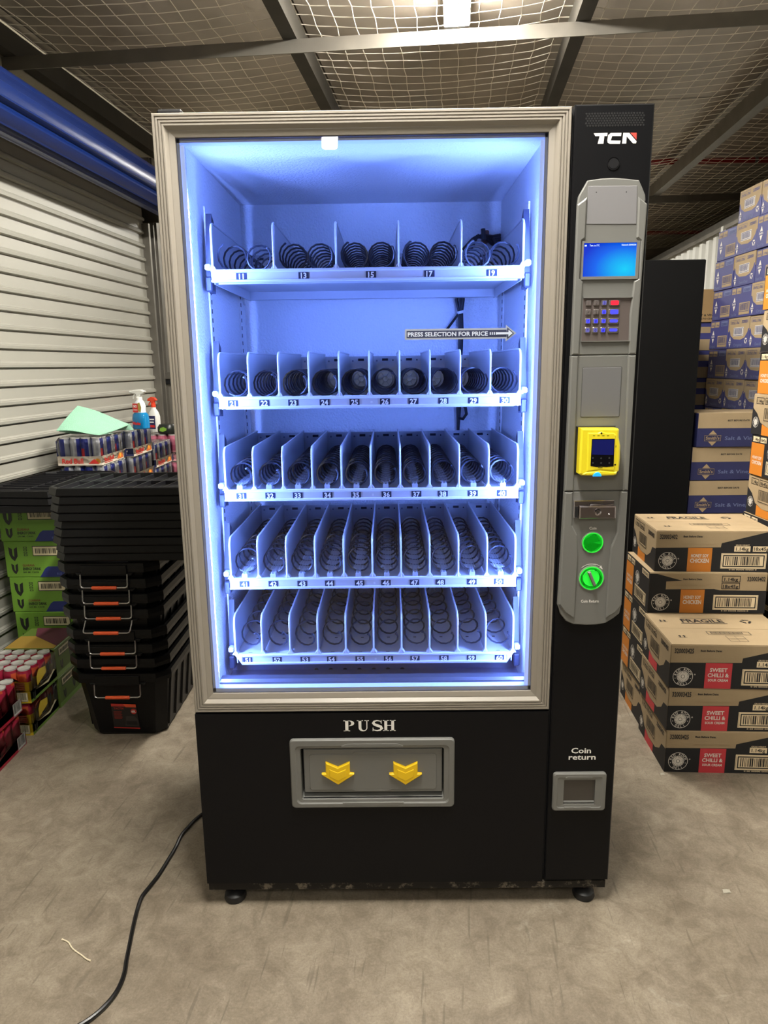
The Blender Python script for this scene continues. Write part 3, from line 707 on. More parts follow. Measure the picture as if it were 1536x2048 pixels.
# maker's lettering
pt = Print((0, -0.0002, 0), lift=0.0004); LRED = mat('logo_red', (196, 70, 60), 0.5)
P5 = lambda *q: XZ([A5(x, y, 0) for x, y in q])
pt.poly(P5((338, 297), (444, 293), (442, 318), (350, 319)), INK_W); pt.poly(P5((384, 316), (420, 315), (412, 377), (368, 378)), INK_W)
pt.poly(P5((470, 294), (552, 293), (548, 318), (478, 318)), INK_W); pt.poly(P5((470, 294), (480, 318), (468, 354), (442, 352), (450, 310)), INK_W); pt.poly(P5((442, 352), (468, 352), (545, 354), (540, 378), (462, 378), (446, 370)), INK_W)
pt.poly(P5((566, 293), (594, 293), (588, 376), (556, 376)), INK_W); pt.poly(P5((590, 293), (612, 293), (668, 358), (664, 374), (640, 374), (590, 318)), INK_W)
pt.poly(P5((620, 292), (670, 292), (668, 346)), LRED)
pt.build('maker_lettering', VM).location = -VO
b = MB(); c = A5(490, 530, 0); b.lathe([(0.0135, 0.0), (0.0135, -0.0015), (0.0122, -0.0015), (0.0120, -0.0003), (0.0106, -0.0003), (0.0104, -0.0012), (0.0, -0.0012)], 28, (c.x, 0, c.z), 'y', mis=[0, 0, 0, 1, 0, 2]); vm('round_lock_cap', b, [BLACK_PAINT, HOLE, mat('lock_cap_face', (24, 24, 26), 0.5, spec=0.25)])
# grey control panel in three sections
S1 = XZ([A5(290, 662), (A5(390, 647)), A5(490, 642), A5(590, 648), A5(688, 660), A5(714, 720), A5(735, 772), A5(738, 812), A5(750, 842), A5(738, 1250), A5(706, 1700)])
zs1 = A5(400, 2010).z; zs2 = A6(360, 1030).z; XL, XR = 0.4055, 0.5525
top = [(p[0], p[1]) for p in S1[:8]]
sec1 = [(0.4085, zs1+0.0006), (XR, zs1+0.0006), (XR, A5(750, 842).z)] + [p for p in reversed(S1[:8])] + XZ([A5(225, 778), A5(217, 810)]) + [(0.4095, A5(205, 850).z)]
b = MB(); b.prism(sec1, -0.010, 0.0, 'y', 0, 0.002)
vm('control_panel', b, GREY, label='upper grey panel section with screen and keypad')
b = MB(); b.prism([(0.4060, zs2+0.0006), (XR, zs2+0.0006), (XR, zs1-0.0006), (0.4078, zs1-0.0006)], -0.010, 0.0, 'y', 0, 0.002)
vm('control_panel', b, GREY, label='middle grey panel section with yellow card reader')
sec3 = [(0.4058, zs2-0.0006)] + XZ([A6(92, 1862), A6(104, 1900), A6(112, 1930), A6(150, 1980), A6(205, 2004), A6(300, 2010), A6(370, 2008), A6(440, 1996), A6(500, 1960), A6(542, 1925), A6(556, 1864)]) + [(XR, zs2-0.0006)]
b = MB(); b.prism(sec3, -0.010, 0.0, 'y', 0, 0.002)
vm('control_panel', b, GREY, label='lower grey panel section with coin slot and coin return')
# raised side wings running down both edges
b = MB(); Y0, Y1 = -0.0155, -0.009
b.prism(XZ([A5(207, 852, -.01), A5(285, 792, -.01), A5(270, 1108, -.01), A5(243, 1130, -.01), A5(228, 1420, -.01), A5(252, 1448, -.01), A5(240, 1700, -.01)]) + [(A5(222, 2008, -.01).x, zs1+0.001), (0.4088, zs1+0.001)], Y0, Y1, 'y', 0, 0.003)
b.prism(XZ([A5(680, 788, -.01), A5(748, 845, -.01)]) + [(0.5522, zs1+0.001), (A5(604, 2005, -.01).x, zs1+0.001)] + XZ([A5(612, 1700, -.01), A5(645, 1440, -.01), A5(680, 1420, -.01), A5(694, 1130, -.01), A5(666, 1105, -.01)]), Y0, Y1, 'y', 0, 0.003)
b.prism([(0.4063, zs2+0.001), (A6(205, 1020).x, zs2+0.001), (A6(243, 60).x-0.001, zs1-0.001), (0.4080, zs1-0.001)], Y0, Y1, 'y', 0, 0.003)
b.prism([(A6(560, 1020).x+0.002, zs2+0.001), (0.5522, zs2+0.001), (0.5522, zs1-0.001), (A6(600, 60).x, zs1-0.001)], Y0, Y1, 'y', 0, 0.003)
b.prism([(0.4062, zs2-0.001), (A6(95, 1860).x+0.001, A6(95, 1855).z)] + XZ([A6(140, 1915), A6(200, 1955), A6(212, 1955), A6(238, 1500), A6(232, 1350), A6(196, 1280)]) + [(A6(200, 1045).x, zs2-0.001)], Y0, Y1, 'y', 0, 0.003)
b.prism([(A6(545, 1045).x, zs2-0.001), (0.5522, zs2-0.001)] + XZ([A6(554, 1858), A6(510, 1915), A6(440, 1955), A6(440, 1930), A6(462, 1560), A6(476, 1440), A6(520, 1330)]), Y0, Y1, 'y', 0, 0.003)
vm('panel_wing', b, GREY)
# upper notice plate
q = XZ([A5(292, 706), A5(672, 704), A5(664, 1000), A5(282, 1000)])
b = MB(); b.prism(q, -0.0112, -0.0095, 'y', 0, 0.0006)
for px in ((358, 752), (590, 750)): c = A5(*px, -0.011); b.lathe([(0.0011, -0.0116), (0.0011, -0.0105)], 8, (c.x, 0, c.z), 'y', 1)
vm('notice_plate', b, [GREY_L, HOLE])
# screen with bezel
s0, s1 = A5(258, 1146, -0.012), A5(655, 1400, -0.012); sx0, sx1, sz0, sz1 = s0.x+0.001, s1.x+0.0005, s1.z, s0.z
b = MB(); loft_frame(b, [([(sx0-0.004, sz0-0.006), (sx1+0.006, sz0-0.006), (sx1+0.006, sz1+0.004), (sx0-0.004, sz1+0.004)], -0.009), ([(sx0-0.004, sz0-0.006), (sx1+0.006, sz0-0.006), (sx1+0.006, sz1+0.004), (sx0-0.004, sz1+0.004)], -0.0145), ([(sx0, sz0), (sx1, sz0), (sx1, sz1), (sx0, sz1)], -0.0145), ([(sx0, sz0), (sx1, sz0), (sx1, sz1), (sx0, sz1)], -0.0115)])
vm('screen_bezel', b, GREY)
M = bpy.data.materials.new('lcd_screen'); M.use_nodes = True; nt = M.node_tree; bs = nt.nodes['Principled BSDF']; bs.inputs['Base Color'].default_value = (0.01, 0.01, 0.02, 1); bs.inputs['Roughness'].default_value = 0.2
tc = nt.nodes.new('ShaderNodeTexCoord'); mp = nt.nodes.new('ShaderNodeMapping'); gr = nt.nodes.new('ShaderNodeTexGradient'); gr.gradient_type = 'SPHERICAL'
mp.inputs['Location'].default_value = (-0.80*1.15, 0, -0.22*1.0); mp.inputs['Scale'].default_value = (1.15, 0, 1.0)
rp = nt.nodes.new('ShaderNodeValToRGB'); e = rp.color_ramp.elements; e[0].position = 0.0; e[0].color = (0.0, 0.03, 0.62, 1); e[1].position = 1.0; e[1].color = (0.0, 0.62, 0.95, 1); ee = rp.color_ramp.elements.new(0.35); ee.color = (0.0, 0.13, 0.85, 1)
nt.links.new(tc.outputs['Generated'], mp.inputs[0]); nt.links.new(mp.outputs[0], gr.inputs[0]); nt.links.new(gr.outputs[0], rp.inputs[0]); nt.links.new(rp.outputs[0], bs.inputs['Emission Color']); bs.inputs['Emission Strength'].default_value = 1.0
MATS['lcd'] = M
scr = ob('screen', None, VM, -VO)
b = MB(); b.box(sx0, sx1, -0.0118, -0.010, sz0, sz1); mk('screen_panel', b, M, scr, )['label'] = 'glowing blue display'
SCT = mat('screen_text', (200, 225, 255), 0.5, emit=0.9)
pt = Print((0, -0.0119, 0), lift=0.0002)
pt.text('Tem. to 5\u00b0C', sx0+0.013, sz1-0.0065, 0.0036, SCT, 1, width=0.021); pt.text('Network 00045024', sx1-0.0015, sz1-0.0060, 0.0034, SCT, 1, width=0.031, align='r')
pt.rect(sx0+0.002, sz1-0.0065, sx0+0.0065, sz1-0.0035, SCT, 1)
tag(pt.build('screen_text', scr), kind='stuff')
# keypad
kp = ob('keypad', None, VM, -VO)
k0, k1 = A5(257, 1568, -0.010), A5(612, 1898, -0.010)
kx0, kx1, kz0, kz1 = k0.x, k1.x+0.001, k1.z, k0.z
b = MB(); b.box(kx0, kx1, -0.0105, -0.009, kz0, kz1); b.box(kx0, kx1, -0.0150, -0.010, kz1-0.0012, kz1+0.0012, 1); b.box(kx0-0.001, kx1, -0.0150, -0.010, kz0-0.0018, kz0, 1)
mk('keypad_plate', b, [mat('keypad_taupe', (112, 102, 98), 0.42, 0.35), GREY], kp)
KEY = mat('key_metal', (124, 118, 116), 0.3, 0.5)
KB = mat('key_blue_light', (62, 66, 250), 0.4, emit=0.65); KBD = mat('key_dim_blue_light', (92, 92, 170), 0.4, emit=0.25); KR = mat('key_red_light', (250, 30, 52), 0.4, emit=0.8); KD = mat('key_unlit', (104, 96, 94), 0.4)
legend = [['1', '2', '3', None], ['4', '5', '6', None], ['7', '8', '9', None], ['*', '0', '#', None]]
lit = [[KD, KD, KBD, KR], [KD, KD, KB, KB], [KB, KB, KB, KB], [KBD, KBD, KB, KB]]
DEEP = mat('key_legend', (20, 18, 120), 0.5)
xs = [(284, 334), (352, 402), (420, 468), (484, 580)]
kw = [(kx0+0.0055+i*0.0172) for i in range(3)]
for r in range(4):
    zc = kz1-0.0115-r*0.0193
    for c in range(4):
        xa, xb = (kw[c], kw[c]+0.0125) if c < 3 else (kw[2]+0.0168, kw[2]+0.0168+0.0235)
        b = MB(); b.prism(rrect(xa, xb, zc-0.0062, zc+0.0062, 0.002, 2), -0.0138, -0.0105, 'y', 0, 0.0012)
        o = mk('key', b, KEY, kp)
        if lit[r][c] is KR: o['label'] = 'red lit key'
        pt = Print((0, -0.0139, 0), lift=0.0002)
        if c < 3:
            pt.poly(rrect(xa+0.002, xb-0.002, zc-0.0042, zc+0.0042, 0.0018, 2), lit[r][c], 1); pt.text(legend[r][c], (xa+xb)/2, zc-0.003, 0.006, DEEP if lit[r][c] is not KD else mat('key_legend_unlit', (72, 66, 64), 0.5), 2, align='c')
        else:
            hh = (0.0048, 0.0050, 0.0034, 0.0032)[r]; pt.poly(rrect(xa+0.003, xb-0.003, zc-hh, zc+hh, 0.0028, 3), lit[r][c], 1)
        q = pt.build('key_light', kp)
# blank plate of the middle section
b = MB(); q = XZ([A6(258, 490, -.01), A6(544, 488, -.01), A6(568, 125, -.01), A6(277, 127, -.01)]); q = [(q[0][0], q[0][1]), (q[1][0], q[0][1]), (q[1][0], q[2][1]), (q[0][0], q[2][1])]
xa, xb, za, zb = q[0][0]+0.001, q[1][0]-0.001, q[0][1], q[2][1]
b.prism(rrect(xa-0.0012, xb+0.0012, za-0.0012, zb+0.0012, 0.003, 3), -0.0104, -0.0095, 'y', 1); b.prism(rrect(xa, xb, za, zb, 0.003, 3), -0.0112, -0.0095, 'y', 0, 0.0005)
vm('blank_plate', b, [mat('blank_plate_grey', (108, 108, 109), 0.5), mat('seam_grey', (72, 72, 68), 0.6)])
# yellow card reader
rd = ob('card_reader', None, VM, -VO); rd['label'] = 'lemon yellow cashless card reader'
RP = lambda *q: XZ([A6(x, y, -0.035) for x, y in q])
body = RP((262, 572), (530, 572), (540, 582), (538, 640), (548, 700), (546, 790), (538, 880), (505, 915), (400, 920), (262, 916), (246, 905))
b = MB(); b.prism(body, -0.040, -0.010, 'y', 0, 0.004)
inset = RP((308, 604), (380, 604), (412, 594), (440, 604), (500, 606), (512, 620), (505, 860), (496, 880), (400, 872), (300, 886))
b.prism(inset, -0.0425, -0.038, 'y', 0, 0.002)
b.prism(RP((268, 908), (290, 892), (400, 878), (500, 890), (520, 884), (514, 908), (480, 912), (300, 914)), -0.0430, -0.038, 'y', 0, 0.002)
mk('reader_body', b, READER, rd)
b = MB(); b.prism(RP((246, 562), (540, 560), (536, 925), (234, 922)), -0.013, -0.009, 'y', 0, 0.001); mk('reader_gasket', b, DARK, rd)
pt = Print((0, -0.0427, 0), lift=0.0003); SNV = mat('reader_screen', (20, 24, 84), 0.15, emit=0.35); SBK = mat('reader_black', (14, 14, 18), 0.2)
pt.poly(RP((336, 648), (502, 646), (494, 848), (440, 852), (405, 850), (370, 852), (325, 845)), SBK, 1); pt.poly(RP((340, 654), (498, 652), (492, 765), (334, 762)), SNV, 2)
for x, y in ((350, 790), (410, 792), (470, 790), (350, 826), (410, 826), (470, 826)):
    c = A6(x, y, -0.043); pt.disc(c.x, c.z, 0.0022, mat('reader_key', (52, 54, 56), 0.4), 2, 8)
c = A6(413, 609, -0.043); pt.disc(c.x, c.z, 0.0021, SBK, 2, 10)
for k in range(4): c = A6(350+34*k, 627, -0.043); pt.rect(c.x, c.z-0.0005, c.x+0.0052, c.z+0.0007, SBK, 2)
c = A6(388, 860, -0.043); pt.rect(c.x, c.z-0.001, c.x+0.010, c.z+0.001, mat('reader_mark', (90, 80, 20), 0.5), 2)
c = A6(517, 700, -0.043); pt.rect(c.x, c.z-0.004, c.x+0.0014, c.z+0.0005, mat('reader_mark', (90, 80, 20), 0.5), 2)
c = A6(506, 838, -0.043); pt.rect(c.x, c.z-0.002, c.x+0.004, c.z+0.001, SBK, 2)
pt.build('reader_screen', rd)
b = MB(); c = A6(382, 912, -0.043); b.prism([(c.x+0.0098*math.cos(a*PI/10), c.z-0.004+0.010*math.sin(a*PI/10)) for a in range(11)], -0.0445, -0.040, 'y', 0, 0.0012)
mk('contactless_light', b, mat('cyan_light', (30, 150, 240), 0.4, emit=0.9), rd, )
# chrome lock bar
lk = ob('lock_bar', None, VM, -VO)
LP = lambda *q: XZ([A6(x, y, -0.02) for x, y in q])
b = MB(); b.prism(LP((216, 1106), (512, 1102), (510, 1140), (250, 1150), (236, 1232), (214, 1232)), -0.016, -0.009, 'y', 0, 0.0012); b.prism(LP((222, 1148), (244, 1148), (240, 1228), (222, 1228)), -0.018, -0.014, 'y', 1); mk('lock_base', b, [CHROME, HOLE], lk)
b = MB(); b.prism(LP((250, 1140), (514, 1140), (512, 1228), (246, 1234)), -0.026, -0.012, 'y', 0, 0.0025); mk('lock_handle', b, mat('brushed_steel', (170, 160, 160), 0.28, 1.0), lk)
b = MB(); c = A6(386, 1186, -0.026); b.lathe([(0.0085, -0.0255), (0.008, -0.0275), (0.005, -0.028), (0.0045, -0.027), (0.0, -0.027)], 18, (c.x, 0, c.z), 'y'); b.box(c.x-0.0006, c.x+0.0006, -0.0276, -0.026, c.z-0.003, c.z+0.003, 1)
b.tube([(A6(330, 1132, -.02).x, -0.02, A6(330, 1136, -.02).z), (A6(360, 1126, -.02).x, -0.022, A6(360, 1130, -.02).z), (A6(430, 1134, -.02).x, -0.021, A6(430, 1137, -.02).z), (A6(500, 1126, -.02).x, -0.02, A6(500, 1131, -.02).z)], 0.0022, 6); c = A6(468, 1200, -0.026); b.lathe([(0.002, -0.0265), (0.0, -0.0275)], 8, (c.x, 0, c.z), 'y'); mk('lock_cylinder', b, [CHROME, HOLE], lk)
# coin slot, coin return knob and their lettering
GREEN = mat('green_ring_light', (36, 225, 56), 0.4, emit=0.55); GREEN_D = mat('green_glow_plastic', (38, 46, 36), 0.3, noise=0.3, nscale=120)
cs = ob('coin_slot', None, VM, -VO); c = A6(347, 1408, -0.011)
b = MB(); b.lathe([(0.0262, -0.0095), (0.0262, -0.0125), (0.0245, -0.0138)], 32, (c.x, 0, c.z), 'y'); mk('slot_bezel', b, mat('green_bezel', (120, 150, 116), 0.35), cs)
b = MB(); b.lathe([(0.0245, -0.0138), (0.0225, -0.0142), (0.0195, -0.0122)], 32, (c.x, 0, c.z), 'y'); mk('slot_ring', b, GREEN, cs)['label'] = 'lit green ring'
b = MB(); b.lathe([(0.0195, -0.0122), (0.0, -0.0122)], 32, (c.x, 0, c.z), 'y'); mk('slot_plate', b, GREEN_D, cs)
b = MB(); b.cbox(c.x-0.0016, c.x+0.0016, -0.0132, -0.0115, c.z-0.0145, c.z+0.0145, 0.0004); mk('slot_opening', b, mat('green_slot_light', (110, 235, 110), 0.4, emit=0.8), cs)
cr = ob('coin_return_knob', None, VM, -VO); c = A6(338, 1668, -0.011)
b = MB(); b.lathe([(0.0308, -0.0095), (0.0308, -0.0125), (0.0285, -0.0135)], 36, (c.x, 0, c.z), 'y'); mk('knob_bezel', b, mat('green_bezel', (120, 150, 116), 0.35), cr)
b = MB(); b.lathe([(0.0285, -0.0135), (0.0268, -0.0140), (0.0245, -0.0120)], 36, (c.x, 0, c.z), 'y'); b.lathe([(0.0205, -0.0125), (0.0192, -0.0150), (0.0178, -0.0140)], 32, (c.x-0.001, 0, c.z+0.001), 'y'); mk('knob_ring', b, GREEN, cr)['label'] = 'lit green ring'
b = MB(); b.lathe([(0.0245, -0.0120), (0.0205, -0.0125)], 32, (c.x, 0, c.z), 'y'); b.lathe([(0.0178, -0.0135), (0.0, -0.0135)], 28, (c.x-0.001, 0, c.z+0.001), 'y', 1); mk('knob_face', b, [GREEN_D, GREY], cr)
b = MB(); a_ = math.radians(-66); q = [(-0.0185, -0.0035), (0.0185, -0.0035), (0.0185, 0.0035), (-0.0185, 0.0035)]
b.prism([(c.x-0.001+x*math.cos(a_)-z*math.sin(a_), c.z+0.001+x*math.sin(a_)+z*math.cos(a_)) for x, z in q], -0.024, -0.0135, 'y', 0, 0.0015); mk('knob_grip', b, GREY, cr)
pt = Print((0, -0.0104, 0), lift=0.0003)
c0 = A6(350, 1312, -0.0104); pt.text('Coin', c0.x, c0.z, 0.0062, INK_W, 1, align='c', bold=0.018); c0 = A6(327, 1846, -0.0104); pt.text('Coin Return', c0.x, c0.z, 0.0068, INK_W, 1, width=0.0425, align='c', bold=0.022)
pt.ring(c.x, c.z, 0.0345, 0.0357, INK_W, 1, 16, math.radians(52), math.radians(133))
e1 = (c.x+0.0351*math.cos(math.radians(46)), c.z+0.0351*math.sin(math.radians(46))); pt.poly([(e1[0]+0.002, e1[1]-0.004), (e1[0]-0.0065, e1[1]+0.0005), (e1[0]-0.0025, e1[1]+0.006)], INK_W, 1)
pt.text('CLOCKWISE', c.x, c.z+0.0318, 0.0022, INK_W, 1, width=0.019, align='c')
pt.build('coin_lettering', VM).location = -VO
pt = Print((0, -0.0002, 0), lift=0.0004); c0 = at(1162, 1506, y=0); pt.text('Coin', c0.x, c0.z, 0.0145, INK_W, 1, width=0.050, align='c', bold=0.02); c0 = at(1164, 1519, y=0); pt.text('return', c0.x, c0.z, 0.0145, INK_W, 1, width=0.0685, align='c', bold=0.02)
pt.build('coin_return_lettering', VM).location = -VO
# coin return cup
c0, c1 = at(1106, 1546, y=0), at(1212, 1615, y=0); qx0, qx1, qz0, qz1 = c0.x, at(1212, 1545, y=0).x, at(1160, 1618, y=0).z, at(1160, 1543, y=0).z
b = MB(); ix0, ix1, iz0, iz1 = qx0+0.0275, qx1-0.0275, qz0+0.018, qz1-0.0195
loft_frame(b, [(rrect(qx0, qx1, qz0, qz1, 0.008), 0.001), (rrect(qx0, qx1, qz0, qz1, 0.008), -0.006), (rrect(qx0+0.003, qx1-0.003, qz0+0.003, qz1-0.003, 0.006), -0.009), (rrect(qx0+0.010, qx1-0.010, qz0+0.009, qz1-0.011, 0.006), -0.009), (rrect(qx0+0.012, qx1-0.012, qz0+0.011, qz1-0.013, 0.006), -0.0075), (rrect(ix0, ix1, iz0, iz1, 0.002), -0.0065), (rrect(ix0, ix1, iz0, iz1, 0.002), -0.0005)])
xm = (qx0+qx1)/2
for sg, z in ((1, qz1-0.011), (-1, qz0+0.009)): b.prism([(xm-0.037, z), (xm-0.030, z+sg*0.004), (xm+0.024, z+sg*0.004), (xm+0.031, z), (xm+0.031, z-sg*0.003), (xm-0.037, z-sg*0.003)], -0.0094, -0.006, 'y', 0, 0.0008)
cup = ob('coin_cup', None, VM, -VO); mk('cup_frame', b, GREY, cup)
b = MB(); b.box(ix0, ix1, -0.0012, -0.0006, iz0, iz1); b.prism([(-0.004, iz0+0.004), (-0.0012, iz0+0.008), (-0.0012, iz0+0.004)], ix0, ix1, 'x', 1); mk('cup_flap', b, [mat('smoked_flap', (70, 66, 62), 0.12), GREY], cup)

# ================================================================== cartons on the right
KRAFT = mat('cream_cardboard', (152, 132, 101), 0.75, noise=0.05, nscale=12, bump=0.1, bscale=300)
CHAR = mat('charcoal_print', (34, 33, 34), 0.65, spec=0.25); ORANGE = mat('orange_print', (186, 112, 30), 0.62); PINKR = mat('rose_red_print', (182, 48, 56), 0.62)
CREAMI = mat('cream_ink', (214, 194, 158), 0.7); NAVY = mat('navy_print', (42, 50, 104), 0.6); ICE = mat('pale_ink', (206, 200, 190), 0.65)
FAINT = mat('faint_ink', (150, 128, 96), 0.7); SLATE = mat('slate_ink', (96, 104, 140), 0.65)
class Faces:
    """prints on the faces of a W x D x H box whose front left bottom corner is the origin"""
    def __init__(s, W, D, H): s.W, s.D, s.H = W, D, H; s.p = Print(lift=0.0004)
    def front(s): s.p.frame((0, 0, 0), (1, 0, 0), (0, 0, 1)); return s.p
    def left(s): s.p.frame((0, s.D, 0), (0, -1, 0), (0, 0, 1)); return s.p
    def right(s): s.p.frame((s.W, 0, 0), (0, 1, 0), (0, 0, 1)); return s.p
    def top(s): s.p.frame((0, 0, s.H), (1, 0, 0), (0, 1, 0)); return s.p
def arc_text(p, txt, cx, cy, r, h, m, a_mid, span, inward=False, l=3):
    n = len(txt)
    for i, chh in enumerate(txt):
        if chh == ' ': continue
        t = (i+0.5)/n-0.5
        if not inward: a = a_mid-span*t; rot = a-PI/2; rr = r
        else: a = a_mid+span*t; rot = a+PI/2; rr = r+h*0.98
        p.text(chh, cx+rr*math.cos(a), cy+rr*math.sin(a), h, m, l, align='c', rot=rot, bold=0.02)
def deli_logo(p, x, y, r, m):
    p.ring(x, y, r*0.95, r, m, 2, 28); p.ring(x, y, r*0.56, r*0.61, m, 2, 24); p.disc(x, y, r*0.16, m, 2, 10)
    for k in range(18):
        a = 2*PI*k/18; c, s_ = math.cos(a), math.sin(a); w0, w1 = r*0.035, r*0.07
        p.poly([(x+c*r*.2-s_*w0, y+s_*r*.2+c*w0), (x+c*r*.2+s_*w0, y+s_*r*.2-c*w0), (x+c*r*.53+s_*w1, y+s_*r*.53-c*w1), (x+c*r*.53-s_*w1, y+s_*r*.53+c*w1)], m, 2)
    arc_text(p, 'RED ROCK', x, y, r*0.67, r*0.24, m, PI/2, 2.9); arc_text(p, 'DELI', x, y, r*0.67, r*0.24, m, -PI/2, 1.35, True)
    for a in (PI*1.08, -PI*0.08): p.disc(x+r*0.78*math.cos(a), y+r*0.78*math.sin(a), r*0.05, m, 2, 6)
def recycle(p, x, y, s_, m, l=2):
    for k in range(3):
        a = PI/2+k*2*PI/3; c, sn = math.cos(a), math.sin(a)
        T = lambda u, v: (x+s_*(u*c-v*sn), y+s_*(u*sn+v*c))
        p.poly([T(0.35, -0.55), T(0.65, -0.55), T(0.65, 0.15), T(0.35, 0.15)], m, l); p.poly([T(0.2, 0.12), T(0.8, 0.12), T(0.5, 0.55)], m, l)
def up_arrows(p, x, y, s_, m):
    for dx in (0, 0.9): p.poly([(x+s_*(dx-0.4), y), (x+s_*(dx+0.4), y), (x+s_*dx, y+s_*0.6)], m, 2); p.rect(x+s_*(dx-0.13), y-s_*0.6, x+s_*(dx+0.13), y, m, 2)
    p.rect(x-s_*0.5, y-s_*0.8, x+s_*1.4, y-s_*0.68, m, 2)
RW, RD, RH = 0.432, 0.302, 0.1585
def rr_front(F, num, lines, colr, flip):
    p = F.front(); H, W = F.H, F.W
    lower = [(0.0, 0.0), (W, 0.0)]
    if not flip:
        p.poly([(0, 0), (W, 0), (W, H), (W-0.015, H), (0.238, H*0.70), (0.236, H*0.60), (0, H*0.58)], CHAR, 1)
        p.text(num, 0.012, H*0.80, 0.0165, INK_K, 2, width=0.064, bold=0.03); p.text('Best Before Date:', 0.098, H*0.84, 0.0068, INK_K, 2, width=0.07, bold=0.03); p.text('0000 00000000 00 0000 00', 0.092, H*0.655, 0.005, FAINT, 2, width=0.125)
        p.rect(0.285, H*0.50, 0.343, H*0.63, CREAMI, 2); p.text('1.14kg', 0.314, H*0.525, 0.0125, INK_K, 3, width=0.046, align='c', bold=0.02); p.text('GROSS WEIGHT', 0.314, H*0.64, 0.005, CREAMI, 2, width=0.05, align='c')
        p.rect(0.352, H*0.50, 0.412, H*0.63, CREAMI, 2); p.text('18x45g', 0.382, H*0.525, 0.0125, INK_K, 3, width=0.052, align='c', bold=0.02)
    else:
        p.poly([(0, 0), (W, 0), (W, H*0.56), (0.262, H*0.57), (0.240, H*0.60), (0.062, H*0.585), (0.062, H*0.78), (0.122, H*0.80), (0.028, H*0.965), (0.0, H*0.97)], CHAR, 1)
        p.text('Best Before Date:', 0.124, H*0.82, 0.0068, INK_K, 2, width=0.07, bold=0.03); p.text('0000 00000000 00 0000', 0.080, H*0.67, 0.005, FAINT, 2, width=0.13)
        p.outline(0.266, H*0.77, 0.333, H*0.93, 0.0022, INK_K, 2); p.text('1.14kg', 0.2995, H*0.80, 0.013, INK_K, 2, width=0.05, align='c', bold=0.02)
        p.outline(0.266, H*0.60, 0.333, H*0.755, 0.0022, INK_K, 2); p.text('18x45g', 0.2995, H*0.625, 0.013, INK_K, 2, width=0.056, align='c', bold=0.02)
        p.text(num, 0.358, H*0.80, 0.0165, INK_K, 2, width=0.066, bold=0.03)
    deli_logo(p, 0.0455, H*0.265, 0.0335, ICE); p.text('\u00ae', 0.082, H*0.30, 0.005, ICE, 2)
    p.rect(0.118, 0, 0.206, H*0.585, colr, 2)
    n = len(lines); 
    for i, (t, wd, hh, yy) in enumerate(lines): p.text(t, 0.162, H*yy, hh, ICE, 3, width=wd, align='c', bold=0.025)
    p.outline(0.240, H*0.085, 0.404, H*0.455, 0.0022, CREAMI, 2); p.barcode(0.243, H*0.10, 0.401, H*0.44, CREAMI, INK_K, True, 5, 2)
    p.text('0 00 00000 00000 0', 0.322, H*0.045, 0.0045, CREAMI, 2, width=0.10, align='c')
def rr_left_cream(F, num, colr):
    p = F.left(); D, H = F.D, F.H
    p.poly([(0, 0), (D, 0), (D, H*0.56), (D*0.86, H*0.53), (D*0.80, H*0.36), (D*0.66, H*0.22), (D*0.40, H*0.20), (D*0.22, H*0.30), (D*0.12, H*0.52), (0, H*0.66)], CHAR, 1)
    p.poly([(D*0.26, 0), (D*0.58, 0), (D*0.58, H*0.20), (D*0.40, H*0.20), (D*0.26, H*0.27)], colr, 2)
    deli_logo(p, D*0.10, H*0.30, 0.021, ICE)
    p.outline(D*0.08, H*0.76, D*0.26, H*0.92, 0.002, INK_K, 2); p.text('1.14kg', D*0.17, H*0.79, 0.013, INK_K, 2, width=D*0.14, align='c'); p.outline(D*0.29, H*0.76, D*0.50, H*0.92, 0.002, INK_K, 2); p.text('18x45g', D*0.395, H*0.79, 0.013, INK_K, 2, width=D*0.17, align='c')
    p.text(num, D*0.66, H*0.78, 0.016, INK_K, 2, width=D*0.26, bold=0.03)
    p.barcode(D*0.28, H*0.34, D*0.62, H*0.68, KRAFT, INK_K, True, 3, 2)
def rr_left_dark(F, num, colr, lines):
    p = F.left(); D, H = F.D, F.H
    p.rect(0, 0, D, H, CHAR, 1); p.rect(0.004, 0, D*0.34, H*0.80, colr, 2); p.text(lines[0], D*0.18, H*0.40, 0.012, ICE, 3, width=D*0.24, align='c'); p.text(lines[1], D*0.18, H*0.27, 0.014, ICE, 3, width=D*0.24, align='c', bold=0.02)
    for a, c in ((0.04, 0.20), (0.23, 0.38), (0.70, 0.97)): p.rect(D*a, H*0.83, D*c, H*0.96, CREAMI, 2); p.text({0.04: '1.14kg', 0.23: '18x45g', 0.70: num}[a], D*(a+c)/2, H*0.855, 0.0125, INK_K, 3, width=D*(c-a)*0.86, align='c', bold=0.02)
    deli_logo(p, D*0.52, H*0.60, 0.028, ICE)
    p.outline(D*0.42, H*0.08, D*0.90, H*0.40, 0.0022, CREAMI, 2); p.barcode(D*0.44, H*0.10, D*0.88, H*0.38, CREAMI, INK_K, True, 8, 2)
